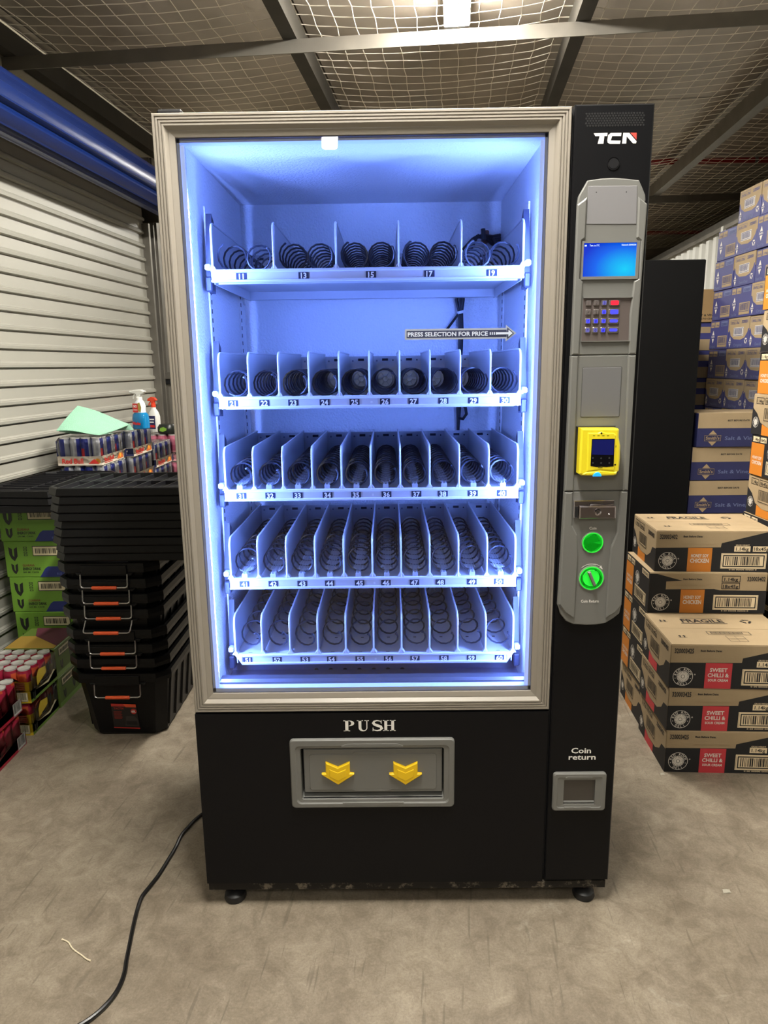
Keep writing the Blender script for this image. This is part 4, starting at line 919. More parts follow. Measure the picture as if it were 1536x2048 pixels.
def rr_top(F):
    p = F.top(); W, D = F.W, F.D
    p.rect(0.005, D*0.497, W-0.005, D*0.503, FAINT, 1)
    p.text('FRAGILE', W*0.42, D*0.69, 0.033, INK_K, 1, width=0.15, align='c', bold=0.03); p.rect(W*0.23, D*0.655, W*0.61, D*0.672, INK_K, 1); p.rect(W*0.26, D*0.83, W*0.58, D*0.84, INK_K, 1)
    recycle(p, W*0.78, D*0.74, 0.026, INK_K, 1); up_arrows(p, W*0.075, D*0.74, 0.016, INK_K); up_arrows(p, W*0.12, D*0.24, 0.016, INK_K)
    p.outline(W*0.36, D*0.30, W*0.70, D*0.40, 0.0025, INK_K, 1)
    for k in range(22): p.rect(W*0.39+k*0.005, D*0.325, W*0.39+k*0.005+(0.002 if k % 3 else 0.003), D*0.38, INK_K, 2)
    p.outline(W*0.48, D*0.10, W*0.62, D*0.27, 0.0015, INK_K, 1); p.rect(W*0.55, D*0.10, W*0.5525, D*0.27, INK_K, 1); p.rect(W*0.48, D*0.18, W*0.62, D*0.186, INK_K, 1); p.outline(W*0.78, D*0.12, W*0.95, D*0.36, 0.0012, FAINT, 1)
def carton_body(W, D, H, mats, tape=True):
    b = MB(); b.cbox(0, W, 0, D, 0, H-0.0016, 0.0025)
    if tape:
        b.cbox(0.001, W-0.001, 0.001, D/2-0.001, H-0.0030, H, 0.0008); b.cbox(0.001, W-0.001, D/2+0.001, D-0.001, H-0.0030, H, 0.0008)
    return b.mesh('carton_body', mats)
BODY_R = carton_body(RW, RD, RH, KRAFT)
def carton(name, label, cat, group, body, prn, loc, rz):
    t = thing(name, label, cat, loc, rz, group); ob('carton_body', body, t)
    if prn: ob('print', prn, t)
    return t
def prn_mesh(F): return F.p.mb.mesh('print', F.p.mats)
SWEET = [('SWEET', 0.058, 0.0135, 0.385), ('CHILLI &', 0.070, 0.0135, 0.265), ('SOUR CREAM', 0.066, 0.0085, 0.165)]
HONEY = [('HONEY SOY', 0.064, 0.0125, 0.355), ('CHICKEN', 0.068, 0.0155, 0.225)]
def rr_print(num, lines, colr, flip, dark, names):
    F = Faces(RW, RD, RH); rr_front(F, num, lines, colr, flip)
    (rr_left_dark(F, num, colr, names) if dark else rr_left_cream(F, num, colr)); rr_top(F); return prn_mesh(F)
P_SW = rr_print('320003425', SWEET, PINKR, False, False, ('SWEET', 'CHILLI'))
P_HA = rr_print('320003402', HONEY, ORANGE, False, False, ('HONEY SOY', 'CHICKEN'))
P_HB = rr_print('320003402', HONEY, ORANGE, True, True, ('HONEY SOY', 'CHICKEN'))
RZ_B = math.radians(-3.2)
for k, (lab, dx) in enumerate((('bottom', 0.000), ('middle', -0.003), ('top', -0.006))):
    carton('snack_carton', 'cardboard carton with red sweet chilli panel, %s of the three in the front stack' % lab, 'carton', 'cartons with the red panel', BODY_R, P_SW, (0.953+dx, 0.612+0.001*k, k*(RH+0.0004)), RZ_B+math.radians((0, 0.5, -0.4)[k]))
hl = ['cream ended orange panel carton behind the front stack, lowest on the floor', 'dark ended orange panel carton behind the front stack, second from the floor', 'dark ended orange panel carton behind the front stack, level with the red-panel stack top', 'dark carton with orange panel directly under the uppermost honey soy carton', 'uppermost honey soy carton with fragile print on its open cream top']
for k in range(5):
    dark = k in (1, 2, 3)
    carton('snack_carton', hl[k], 'carton', 'cartons with the orange panel beside the machine', BODY_R, P_HB if dark else P_HA, ((0.980, 0.978, 0.976, 0.977, 0.998)[k], (0.925, 0.925, 0.924, 0.922, 0.936)[k], k*(RH+0.0004)), RZ_B+math.radians((-0.5, 0.3, 0.2, 0.2, -0.6)[k]))
# tall stack at the right edge of the picture: ends face left
for k in range(11):
    dark = k % 2 == 0
    nm = ('lowest', 'second from the floor', 'third from the floor', 'fourth from the floor', 'fifth from the floor', 'sixth from the floor', 'seventh from the floor', 'eighth from the floor', 'ninth from the floor', 'second from the top', 'topmost')[k]
    carton('snack_carton', 'orange panel carton in the tall stack at the right edge, %s' % nm, 'carton', 'cartons in the tall stack at the right edge', BODY_R, P_HB if dark else P_HA, (1.468+0.004*((k*7) % 3-1), 0.925+0.004*((k*5) % 3-1), k*0.1605), math.radians(((k*5) % 3-1)*0.7))
# ---- blue cartons behind
SW_, SD_, SH_ = 0.372, 0.222, 0.1635
BLUEC = mat('blue_carton', (56, 58, 112), 0.55, noise=0.04, nscale=10)
def diamond(p, x, y, s_, m, m2, txt="Smith's"):
    p.poly([(x, y-s_), (x+s_*0.52, y), (x, y+s_), (x-s_*0.52, y)], m, 2); p.rect(x-s_*0.62, y-s_*0.28, x+s_*0.62, y+s_*0.28, m2, 3); p.text(txt, x, y-s_*0.14, s_*0.34, m, 4, width=s_*1.1, align='c', bold=0.02)
def sm_left(F, kind, flav):
    p = F.left(); D, H = F.D, F.H
    if kind == 'cream':
        p.poly([(0.0, H), (0.0, H*0.62), (D*0.05, H*0.60), (D*0.10, H*0.44), (D*0.28, H*0.31), (D*0.60, H*0.28), (D*0.80, H*0.34), (D*0.92, H*0.50), (D*0.96, H*0.62), (D, H*0.64), (D, H)], KRAFT, 1)
        p.outline(D*0.06, H*0.80, D*0.50, H*0.93, 0.0014, NAVY, 2); p.text('18x45g 1.10kg', D*0.28, H*0.82, 0.011, NAVY, 2, width=D*0.38, align='c'); p.text('320001', D*0.62, H*0.81, 0.015, NAVY, 2, width=D*0.30, bold=0.03)
        p.barcode(D*0.24, H*0.40, D*0.74, H*0.68, ICE, NAVY, True, 4, 2)
        diamond(p, D*0.09, H*0.22, 0.027, ICE, BLUEC); p.text(flav, D*0.50, H*0.07, 0.015, SLATE, 2, width=D*0.42, align='c'); recycle(p, D*0.88, H*0.24, 0.020, ICE)
    else:
        p.rect(D*0.05, H*0.76, D*0.24, H*0.94, KRAFT, 2); p.rect(D*0.27, H*0.76, D*0.50, H*0.94, KRAFT, 2); p.rect(D*0.60, H*0.78, D*0.95, H*0.94, SLATE, 2); p.text('18x45g', D*0.145, H*0.80, 0.010, NAVY, 3, width=D*0.16, align='c'); p.text('1.10kg', D*0.385, H*0.80, 0.010, NAVY, 3, width=D*0.19, align='c'); p.text('320001', D*0.775, H*0.80, 0.014, NAVY, 3, width=D*0.30, align='c', bold=0.03)
        diamond(p, D*0.20, H*0.44, 0.036, ICE, BLUEC); p.text(flav, D*0.20, H*0.06, 0.015, SLATE, 2, width=D*0.28, align='c')
        p.rect(D*0.46, H*0.08, D*0.96, H*0.46, KRAFT, 2); p.barcode(D*0.48, H*0.15, D*0.94, H*0.44, KRAFT, NAVY, True, 6, 3)
def sm_front(F, flav):
    p = F.front(); W, H = F.W, F.H
    p.poly([(0.0, H), (0.0, H*0.56), (W, H*0.56), (W, H)], KRAFT, 1); p.text('BEST BEFORE DATE', W*0.52, H*0.76, 0.0075, INK_K, 2, width=0.105, align='c', bold=0.03)
    x, y = W*0.20, H*0.27
    p.poly([(x, y-0.038), (x+0.036, y), (x, y+0.038), (x-0.036, y)], FAINT, 2); p.poly(rrectp(x-0.044, x+0.044, y-0.017, y+0.017, 0.012), CHARN, 3); p.ring(x, y, 0.0, 0.0, ICE, 3, 3)
    p.outline(x-0.040, y-0.014, x+0.040, y+0.014, 0.0012, FAINT, 4); p.text("Smith's", x, y-0.007, 0.0145, FAINT, 4, width=0.066, align='c', bold=0.02)
    p.text(flav, W*0.36, y-0.010, 0.0175, SLATE, 2, width=W*0.52, bold=0.01)
def rrectp(x0, x1, y0, y1, r): return rrect(x0, x1, y0, y1, r, 3)
CHARN = mat('deep_navy_print', (26, 30, 66), 0.6)
BODY_S = carton_body(SW_, SD_, SH_, BLUEC, False)
PSM = {}
for kind in ('cream', 'blue'):
    for fl in ('Original', 'Salt & Vinegar', 'Cheese & Onion'):
        F = Faces(SW_, SD_, SH_); sm_left(F, kind, fl); sm_front(F, fl); PSM[kind, fl] = prn_mesh(F)
rows = {8: 'ccc', 9: 'bcc', 10: 'bcc', 11: 'bbc', 12: 'bcb', 13: 'bcb', 14: '-cc'}
cols = ('nearest the back', 'in the middle', 'nearest the camera')
ordn = ('first', 'second', 'third', 'fourth', 'fifth', 'sixth', 'seventh', 'eighth', 'ninth', 'tenth', 'eleventh', 'twelfth', 'thirteenth', 'topmost')
for lv in range(1, 15):
    pat = rows.get(lv, 'bcc' if lv % 2 else 'ccb')
    for c in range(3):
        if pat[c] == '-': continue
        fl = ('Original', 'Salt & Vinegar', 'Cheese & Onion')[(lv+c*2) % 3] if pat[c] == 'c' else ('Original' if c == 0 else 'Cheese & Onion')
        y = 2.648-0.2255*(c+1)
        nm = 'topmost layer' if lv == 14 else ordn[lv-1]+' layer up'
        look = 'cream scalloped blue carton' if pat[c] == 'c' else 'plain blue carton'
        carton('blue_carton', '%s, tall stack, %s, column %s' % (look, nm, cols[c]), 'carton', 'blue cartons in the tall stack', BODY_S, PSM['cream' if pat[c] == 'c' else 'blue', fl], (1.90+0.004*math.sin(lv*3.1+c), y, (lv-1)*0.1642), math.radians(0.12*math.sin(lv*2.3+c*1.7)))
# lower blue stack facing the camera, front of the tall one; cabinet's shade put into its blue
F = Faces(SW_, 0.27, 0.1655); sm_front(F, 'Salt & Vinegar')
p = F.left(); p.rect(0.02, 0.05, 0.12, 0.12, KRAFT, 1); PL = prn_mesh(F); BODY_L = carton_body(SW_, 0.27, 0.1655, mat('shaded_blue_carton', (32, 35, 78), 0.55, noise=0.05, nscale=10), False)
LID = MB(); LID.cbox(0.004, SW_-0.004, 0.004, 0.266, 0.164, 0.1665, 0.001)
for k in range(7):
    nm = ('lowest', 'second from the floor', 'third from the floor', 'fourth from the floor', 'third from the top', 'second from the top', 'topmost')[k]
    t = carton('blue_carton', 'shaded blue salt and vinegar carton beside the black cabinet, %s' % nm, 'carton', 'shaded blue cartons beside the black cabinet', BODY_L, PL, (1.488+(0.018 if k == 6 else 0.004*(k % 2)), 1.815+0.004*(k % 3), k*0.1665), math.radians((-1.5, 0.5, -1, 0.6, -0.8, 0.4, -1.2)[k]))
    if k == 6: mk('carton_flap', LID, KRAFT, t)
# cartons farther back between the cabinet and the blue stack
STK = mat('white_sticker', (214, 214, 210), 0.6)
F = Faces(SW_, SD_, SH_); p = F.front(); p.rect(0.0, 0.02, 0.07, 0.13, STK, 2)
for k in range(9): p.rect(0.012+0.0042*k, 0.04, 0.0142+0.0042*k, 0.075, INK_K, 3)
p.rect(0.10, 0.0, SW_, SH_*0.40, KRAFT, 1); p.rect(0.10, SH_*0.62, SW_, SH_*0.84, KRAFT, 1); diamond(p, 0.088, 0.06, 0.028, ICE, BLUEC); PB = prn_mesh(F)
BROWN = mat('brown_cardboard', (150, 122, 82), 0.75, noise=0.05)
for k in range(10):
    nm = ordn[k]+' layer from the floor'
    carton('blue_carton', 'blue carton with white sticker behind the black cabinet, %s' % nm, 'carton', 'stickered cartons behind the black cabinet', BODY_S, PB, (1.735+0.003*(k % 3), 2.76, k*0.1642), math.radians(-2))
F = Faces(SW_, SD_, 0.19); p = F.front(); p.text('SALT & VINEGAR', 0.11, 0.035, 0.012, INK_K, 1, width=0.16, bold=0.03); p.text('POTATO CHIPS', 0.11, 0.015, 0.010, INK_K, 1, width=0.12, bold=0.03); PBR = prn_mesh(F)
carton('brown_carton', 'plain brown carton topping the stickered stack behind the black cabinet', 'carton', None, carton_body(SW_, SD_, 0.19, BROWN), PBR, (1.735, 2.75, 10*0.1642), math.radians(-2))
# ---- black cabinet
t = thing('black_cabinet', 'tall plain black cabinet standing right behind the payment column', 'cabinet', (1.08, 2.2, 0))
BC = mat('matt_black_steel', (6, 6, 7), 0.6, spec=0.15)
b = MB(); b.cbox(-0.40, 0.395, -0.37, 0.37, 0.06, 1.868, 0.004); mk('cabinet_body', b, BC, t)
b = MB(); b.cbox(-0.398, 0.398, -0.400, -0.372, 0.065, 1.874, 0.004); mk('cabinet_door', b, BC, t)
b = MB(); b.cbox(-0.37, -0.35, -0.425, -0.40, 0.9, 1.15, 0.005); mk('door_handle', b, DARK, t)
b = MB(); b.cbox(-0.39, 0.385, -0.36, 0.36, 0.03, 0.06, 0.003); mk('plinth', b, DARK, t)
for x in (-0.34, 0.34):
    for y in (-0.33, 0.33): b = MB(); b.lathe([(0.025, 0), (0.027, 0.008), (0.015, 0.02), (0.012, 0.032)], 14, (x, y, 0)); mk('foot', b, DARK, t)

# ================================================================== storage totes left of the machine
TB = mat('black_tote_plastic', (9, 9, 10), 0.42, noise=0.1, nscale=8, bump=0.1, bscale=250, spec=0.22); TO = mat('orange_grip', (226, 88, 40), 0.5); TW = mat('handle_wire', (176, 174, 170), 0.3, 0.9)
def octo(w, l, c): a, b_ = w/2, l/2; return [(-a+c, -b_), (a-c, -b_), (a, -b_+c), (a, b_-c), (a-c, b_), (-a+c, b_), (-a, b_-c), (-a, -b_+c)]
def loft_z(b, rings, mi=0, closed=False):
    n = len(rings[0][0]); v = [(p[0], p[1], z) for r, z in rings for p in r]; f = []
    for k in range(len(rings)-1):
        for i in range(n): j = (i+1) % n; f.append((k*n+i, k*n+j, (k+1)*n+j, (k+1)*n+i))
    b.add(v, f, mi); b.add([v[i] for i in range(n)], [tuple(range(n))], mi)
    if closed: b.add(v[-n:], [tuple(range(n))], mi)
TH = 0.281; bw0, bl0, bw1, bl1 = 0.292, 0.475, 0.352, 0.545
wat = lambda z: bw0+(bw1-bw0)*z/TH; lat = lambda z: bl0+(bl1-bl0)*z/TH
b = MB()
loft_z(b, [(octo(bw0-0.02, bl0-0.02, 0.035), 0.0), (octo(bw0, bl0, 0.036), 0.012), (octo(wat(0.245), lat(0.245), 0.038), 0.245), (octo(bw1+0.030, bl1+0.030, 0.045), 0.246), (octo(bw1+0.034, bl1+0.034, 0.046), 0.262), (octo(bw1+0.030, bl1+0.030, 0.045), TH), (octo(bw1+0.004, bl1+0.004, 0.04), TH), (octo(wat(0.25)-0.005, lat(0.25)-0.005, 0.038), 0.25), (octo(bw0-0.006, bl0-0.006, 0.034), 0.016)], closed=True)
TOTE_B = b.mesh('tote_body', TB)
b = MB()
for sx in (-1, 1):
    for k in range(5):
        y = -0.19+0.085*k
        b.add([(sx*(wat(z)/2+d), y+w_, z) for z in (0.03, 0.235) for d, w_ in ((0, -0.014), (0.006, -0.011), (0.006, 0.011), (0, 0.014))], [(0, 1, 5, 4), (1, 2, 6, 5), (2, 3, 7, 6), (4, 5, 6, 7), (0, 3, 2, 1)])
RIBS = b.mesh('side_ribs', TB)
b = MB()
yf = -lat(0.23)/2
b.prism([(-0.10, 0.234), (0.10, 0.234), (0.108, 0.247), (-0.108, 0.247)], -((bl1+0.034)/2+0.003), yf+0.02, 'y', 0, 0.003); b.prism([(-0.085, TH-0.006), (0.085, TH-0.006), (0.085, 0.24), (-0.085, 0.24)], -(bl1/2+0.022), -(bl1/2+0.008), 'y', 0, 0.002)
MOUNT = b.mesh('handle_mount', TB)
def handle_meshes(lift):
    y0 = -((bl1+0.034)/2+0.007); hz = 0.240; drop = 0.048; c, s_ = math.cos(lift), math.sin(lift)
    T = lambda x, d: (x, y0-d*s_, hz-d*c)
    pts = [T(-0.087, -0.002), T(-0.087, drop-0.010), T(-0.0845, drop-0.003), T(-0.077, drop), T(0.077, drop), T(0.0845, drop-0.003), T(0.087, drop-0.010), T(0.087, -0.002)]
    a = MB(); a.tube(pts, 0.0027, 6); g = MB(); g.tube([T(-0.046, drop), T(-0.044, drop), T(0.044, drop), T(0.046, drop)], [0.0055, 0.0066, 0.0066, 0.0055], 10)
    return a.mesh('handle_wire', TW), g.mesh('handle_grip', TO)
HM = handle_meshes(0.12); HM2 = handle_meshes(0.75)
zt_ = [0, 0.059, 0.116, 0.173, 0.252, 0.310, 0.368, 0.428]
tl = ('bottom black tote standing on the floor, with red label and orange handle', 'second black tote up, nested in the bottom one, without visible handle', 'black tote with orange handle, third up in the nested stack', 'black tote with orange handle, fourth up in the nested stack', 'black tote with its orange handle swung outwards, fifth up in the stack', 'black tote with orange handle, third from the top of the nested stack', 'black tote with orange handle, second from the top of the nested stack', 'topmost black tote with orange handle, directly under the stacked lids')
for k, z in enumerate(zt_):
    t = thing('storage_tote', tl[k], 'tote', (-1.040-0.0025*k, 1.13+0.003*k, z), math.radians((0, 0.3, -0.2, 0.2, -0.5, 0.2, 0, -0.2)[k]), 'black storage totes')
    ob('tote_body', TOTE_B, t); ob('side_ribs', RIBS, t)['kind'] = 'stuff'
    if k != 1:
        ob('handle_mount', MOUNT, t)
        h = ob('handle', None, t); ob('handle_wire', (HM2 if k == 4 else HM)[0], h); ob('handle_grip', (HM2 if k == 4 else HM)[1], h)
    if k == 0:
        dy, dz = (bl1-bl0)/2, TH; L_ = math.hypot(dy, dz); ey = Vector((0, -dy/L_, dz/L_)); o_ = Vector((0, -lat(0.03)/2-0.0012, 0.03))
        b = MB(); b.prism([(-0.098, 0.0), (-0.035, 0.0), (-0.045, 0.20), (-0.105, 0.19)], -0.262, -0.235, 'y', 0, 0.003); b.prism([(0.075, 0.0), (0.120, 0.0), (0.118, 0.20), (0.075, 0.20)], -0.262, -0.235, 'y', 0, 0.003)
        pt = Print(o_, (1, 0, 0), ey, lift=0.0006); LBK = mat('label_black', (28, 24, 24), 0.35); LRD = mat('label_red', (176, 44, 36), 0.4); LOR = mat('label_orange', (214, 78, 40), 0.4)
        pt.poly([(-0.050, 0.005), (0.052, 0.0), (0.048, 0.112), (-0.048, 0.116)], LBK, 1); pt.poly([(-0.048, 0.104), (0.048, 0.100), (0.048, 0.112), (-0.048, 0.116)], LRD, 2); pt.poly([(0.008, 0.100), (0.048, 0.098), (0.048, 0.112), (-0.002, 0.114)], LOR, 3); pt.poly([(-0.050, 0.005), (0.052, 0.0), (0.052, 0.005), (-0.050, 0.010)], LRD, 2)
        pt.disc(0.036, 0.080, 0.012, LRD, 2, 16); pt.text('60L', 0.036, 0.0755, 0.009, INK_W, 3, width=0.016, align='c', bold=0.03); pt.text('TACTIX', -0.040, 0.090, 0.008, LRD, 2, width=0.040, bold=0.02)
        for q in range(6): pt.rect(-0.042, 0.078-q*0.006, -0.010-0.003*(q % 2), 0.0795-q*0.006, LRD, 2)
        pt.poly([(-0.004, 0.014), (0.048, 0.012), (0.048, 0.045), (0.034, 0.060), (0.004, 0.058)], mat('label_photo', (52, 48, 46), 0.4), 2); pt.poly([(0.002, 0.020), (0.044, 0.018), (0.044, 0.036), (0.002, 0.038)], LBK, 3)
        pt.build('product_label', t)
# ---- stack of lids on the totes
def lid_mesh(top):
    b = MB(); W_, L_ = 0.585, 0.385
    rings = [(octo(W_-0.004, L_-0.004, 0.05), 0.0), (octo(W_+0.002, L_+0.002, 0.05), 0.004), (octo(W_-0.006, L_-0.006, 0.05), 0.027), (octo(W_-0.014, L_-0.014, 0.048), 0.0295)]
    rings += [(octo(W_-0.030, L_-0.030, 0.045), 0.0295), (octo(W_-0.040, L_-0.040, 0.042), 0.012)]
    loft_z(b, rings, closed=True)
    return b.mesh('lid_plate', TB)
LIDM = lid_mesh(False)
b = MB()
for k in range(10): x = -0.25+0.0555*k; b.prism([(x-0.0015, -0.165), (x+0.0015, -0.165), (x+0.0015+0.02, 0.165), (x-0.0015+0.02, 0.165)], 0.027, 0.0115, 'z')
b.box(-0.26, 0.26, -0.003, 0.0, 0.0115, 0.025)
LRIB = b.mesh('lid_ribs', mat('rib_plastic', (34, 34, 37), 0.3))
on = ('lowest', 'second from the bottom', 'third from the bottom', 'fourth from the bottom', 'fifth from the bottom', 'fourth from the top', 'third from the top', 'second from the top')
for k in range(9):
    lab = 'topmost black tote lid, lying upside down with ribs showing, beside the machine' if k == 8 else 'black tote lid in the flat stack on the nested totes, '+on[k]
    t = thing('tote_lid', lab, 'lid', (-0.952+0.004*math.sin(k*2.1), 1.035+0.004*math.cos(k*1.7), 0.7225+0.0302*k), math.radians(0.5*math.sin(k*2.9)), 'black lids on the totes')
    ob('lid_plate', LIDM, t)
    if k == 8: ob('lid_ribs', LRIB, t)['kind'] = 'stuff'
for k in range(3):
    t = thing('tote_lid', 'black tote lid lying on the green cartons by the roller door, %s' % ('lowest', 'middle', 'topmost')[k], 'lid', (-1.545+0.010*k, 1.498+0.006*k, 0.832+0.0302*k), math.radians(90+(2, -3, -5)[k]), 'black lids on the green cartons')
    ob('lid_plate', LIDM, t)
    if k == 2: ob('lid_ribs', LRIB, t)['kind'] = 'stuff'
# ---- green energy drink cartons
LIME = mat('lime_carton', (100, 144, 42), 0.6, noise=0.05, nscale=8); NVB = mat('blue_print', (30, 44, 112), 0.6); MAR = mat('maroon_ink', (110, 44, 34), 0.6); PALEC = mat('pale_carton', (206, 196, 160), 0.7)
def vee(p, x, y, s_, m, m2, l=2):
    p.poly([(x-0.62*s_, y+s_), (x-0.12*s_, y+0.72*s_), (x-0.10*s_, y-0.2*s_), (x+0.10*s_, y-0.45*s_), (x+0.16*s_, y+0.72*s_), (x+0.62*s_, y+s_), (x+0.58*s_, y-0.35*s_), (x+0.12*s_, y-1.05*s_), (x-0.30*s_, y-0.70*s_), (x-0.56*s_, y-0.1*s_)], m, l)
GW, GD, GH = 0.262, 0.375, 0.1645
F = Faces(GW, GD, GH); p = F.front(); VK = mat('v_black', (22, 26, 20), 0.5)
vee(p, 0.040, GH*0.66, 0.032, VK, LIME); vee(p, 0.040, GH*0.24, 0.024, VK, LIME)
p.rect(0.128, GH*0.60, 0.252, GH*0.88, VK, 2); p.barcode(0.131, GH*0.62, 0.249, GH*0.86, PALEC, VK, False, 9, 3)
for k in range(4): p.rect(0.088, GH*(0.60+0.07*k), 0.104, GH*(0.65+0.07*k), VK, 2); p.rect(0.091, GH*(0.612+0.07*k), 0.101, GH*(0.638+0.07*k), LIME, 3)
p.text('GUARANA', 0.076, GH*0.30, 0.011, MAR, 2, width=0.055, bold=0.02); p.text('ENERGY DRINK', 0.076, GH*0.20, 0.012, VK, 2, width=0.082, bold=0.03); p.text('500 ML CANS', 0.076, GH*0.12, 0.007, VK, 2, width=0.07)
p.poly([(0.150, 0), (GW, 0), (GW, GH*0.30), (0.190, GH*0.30), (0.176, GH*0.24)], NVB, 1); p.text('BLUE', 0.228, GH*0.07, 0.009, mat('blue_word', (92, 108, 176), 0.5), 2, width=0.022)
p = F.right(); p.rect(0.0, 0.0, 0.05, GH*0.30, NVB, 1); p.outline(0.02, GH*0.5, 0.2, GH*0.85, 0.003, VK, 1)
PG = prn_mesh(F); BODY_G = carton_body(GW, GD, GH, LIME)
gl = ('lowest', 'second from the floor', 'middle', 'second from the top', 'topmost')
for k in range(5):
    carton('energy_drink_carton', 'lime green energy drink carton by the roller door, %s of its stack' % gl[k], 'carton', 'lime green cartons', BODY_G, PG, (-1.712-0.0065*k+(0.012 if k == 0 else 0), 1.405, k*0.1655), math.radians((0.5, -0.6, 0.4, -0.4, 0.6)[k]))
# ---- shrink-wrapped trays of cans
TINL = mat('can_lid', (206, 204, 198), 0.35, 0.45)
def can_mesh(r, h, body, n=16):
    """body: list of (material, start fraction of height or segment rule)"""
    b = MB(); mats = [TINL]+[m_ for m_ in body['mats']]
    prof = [(r*0.78, 0.0), (r, h*0.045), (r, h*0.30), (r, h*0.60), (r, h*0.88), (r*0.86, h*0.955), (r*0.90, h*0.985), (r*0.90, h), (r*0.82, h), (r*0.79, h*0.965), (0.0, h*0.965)]
    v = []; 
    for rr_, z in prof:
        for k in range(n): a = 2*PI*k/n+body.get('rot', 0); v.append((rr_*math.cos(a), rr_*math.sin(a), z))
    b.v = v
    for i in range(len(prof)-1):
        for k in range(n):
            b.f.append((i*n+k, i*n+(k+1) % n, (i+1)*n+(k+1) % n, (i+1)*n+k)); b.s.append(True)
            b.m.append(0 if i == 0 or i >= 5 else body['rule'](i, k))
    b.add([(-r*0.12, -r*0.5, h*0.970), (r*0.12, -r*0.5, h*0.970), (r*0.16, r*0.05, h*0.972), (-r*0.16, r*0.05, h*0.972)], [(0, 1, 2, 3)], 0)
    return b.mesh('can', mats)
def tray(name, label, group, loc, nx, ny, canm, r, h, traym, prn, rz=0, lip=0.045):
    t = thing(name, label, 'drink tray', loc, rz, group); W_, D_ = nx*2*r+0.004, ny*2*r+0.004
    b = MB(); e = 0.0015
    b.box(-e, W_+e, -e, D_+e, 0, 0.002)
    for (x0, x1, y0, y1) in ((-e, W_+e, -e, 0), (-e, W_+e, D_, D_+e), (-e, 0, 0, D_), (W_, W_+e, 0, D_)): b.box(x0, x1, y0, y1, 0.002, lip)
    mk('tray_card', b, traym, t)
    for j in range(ny):
        for i in range(nx): o = ob('can', canm, t, (0.002+r+2*r*i, 0.002+r+2*r*j, 0.0025)); o.rotation_euler.z = (i*37+j*61) % 7*0.9
    if prn: ob('print', prn, t)
    f_ = MB(); z1 = h+0.0045; q = 0.0022; nseg = 6
    ring = [(-q, -q), (W_+q, -q), (W_+q, D_+q), (-q, D_+q)]
    f_.add([(x, y, z) for z in (0.012, h*0.9) for x, y in ring]+[(x+(0.012 if x < 0.1 else -0.012), y+(0.012 if y < 0.1 else -0.012), z1) for x, y in ring], [(0, 1, 5, 4), (1, 2, 6, 5), (2, 3, 7, 6), (3, 0, 4, 7), (4, 5, 9, 8), (5, 6, 10, 9), (6, 7, 11, 10), (7, 4, 8, 11), (8, 9, 10, 11)], 0)
    mk('film', f_, FILM, t)
    return t
RBL = mat('can_navy', (34, 44, 120), 0.3, 0.35); RBS = mat('can_silver', (176, 178, 184), 0.3, 0.7); RBR = mat('can_red', (190, 40, 48), 0.35, 0.2)
CAN_RB = can_mesh(0.0265, 0.134, dict(mats=[RBL, RBS, RBR], rule=lambda i, k: 3 if (i == 2 and k in (0, 1)) else (1 if (k//4) % 2 == 0 else 2), rot=0.3))
TRW = mat('white_tray_card', (214, 202, 184), 0.6); SUN = mat('sun_yellow', (230, 160, 50), 0.5); BRD = mat('brand_red', (186, 44, 36), 0.5); BSL = mat('tray_navy', (30, 34, 72), 0.55)
def rb_print(front_navy):
    W_, D_ = 4*0.053+0.004, 6*0.053+0.004; F = Faces(W_, D_, 0.045); F.p.lift = 0.0006
    p = F.front(); p.o = p.o+Vector((0, -0.0016, 0))
    if front_navy: p.rect(0, 0.002, W_, 0.043, BSL, 1); p.text('ENERGY', W_*0.74, 0.024, 0.008, ICE, 2, width=0.05, align='c'); p.text('DRINK', W_*0.74, 0.012, 0.008, ICE, 2, width=0.04, align='c')
    else:
        p.text('Red Bull', 0.02, 0.010, 0.024, BRD, 2, width=0.105, bold=0.03); p.poly([(0.150, 0.008), (0.180, 0.032), (0.205, 0.008)], BRD, 2); p.disc(0.196, 0.020, 0.014, SUN, 1)
    p = F.right(); p.o = p.o+Vector((0.0016, 0, 0)); p.text('Red Bull', 0.03, 0.014, 0.020, BRD, 2, width=0.12, bold=0.03); p.rect(0.03, 0.006, 0.13, 0.010, BRD, 2)
    p.poly([(0.19, 0.006), (0.225, 0.036), (0.245, 0.02), (0.262, 0.038), (0.28, 0.006)], mat('bull_orange', (206, 104, 44), 0.5), 2); p.disc(0.236, 0.024, 0.012, SUN, 3); p.poly([(0.285, 0.002), (0.322, 0.002), (0.322, 0.043), (0.305, 0.043)], BSL, 2)
    return prn_mesh(F)
PRB, PRN_ = rb_print(False), rb_print(True)
grp = 'trays of blue and silver cans'
tray('can_tray', 'tray of blue and silver cans facing the camera, left end, under the green cloth', grp, (-1.640, 1.815, 0.9455), 4, 6, CAN_RB, 0.0265, 0.134, TRW, PRB)
tray('can_tray', 'tray of blue and silver cans carrying the blue spray bottle', grp, (-1.601, 2.150, 0.9460), 4, 6, CAN_RB, 0.0265, 0.134, TRW, PRN_)
tray('can_tray', 'tray of blue and silver cans right under the one carrying the spray bottle', grp, (-1.605, 2.149, 0.8060), 4, 6, CAN_RB, 0.0265, 0.134, TRW, PRN_)
tray('can_tray', 'tray of blue and silver cans farthest back, in front of the pink cans', grp, (-1.592, 2.476, 0.8390), 4, 6, CAN_RB, 0.0265, 0.134, TRW, PRN_)
PKC = mat('can_pink', (196, 112, 134), 0.35, 0.2); PKD = mat('can_rose', (170, 84, 108), 0.35, 0.2)
CAN_PK = can_mesh(0.033, 0.166, dict(mats=[PKC, PKD], rule=lambda i, k: 2 if (i == 2 or k % 8 < 2) else 1))
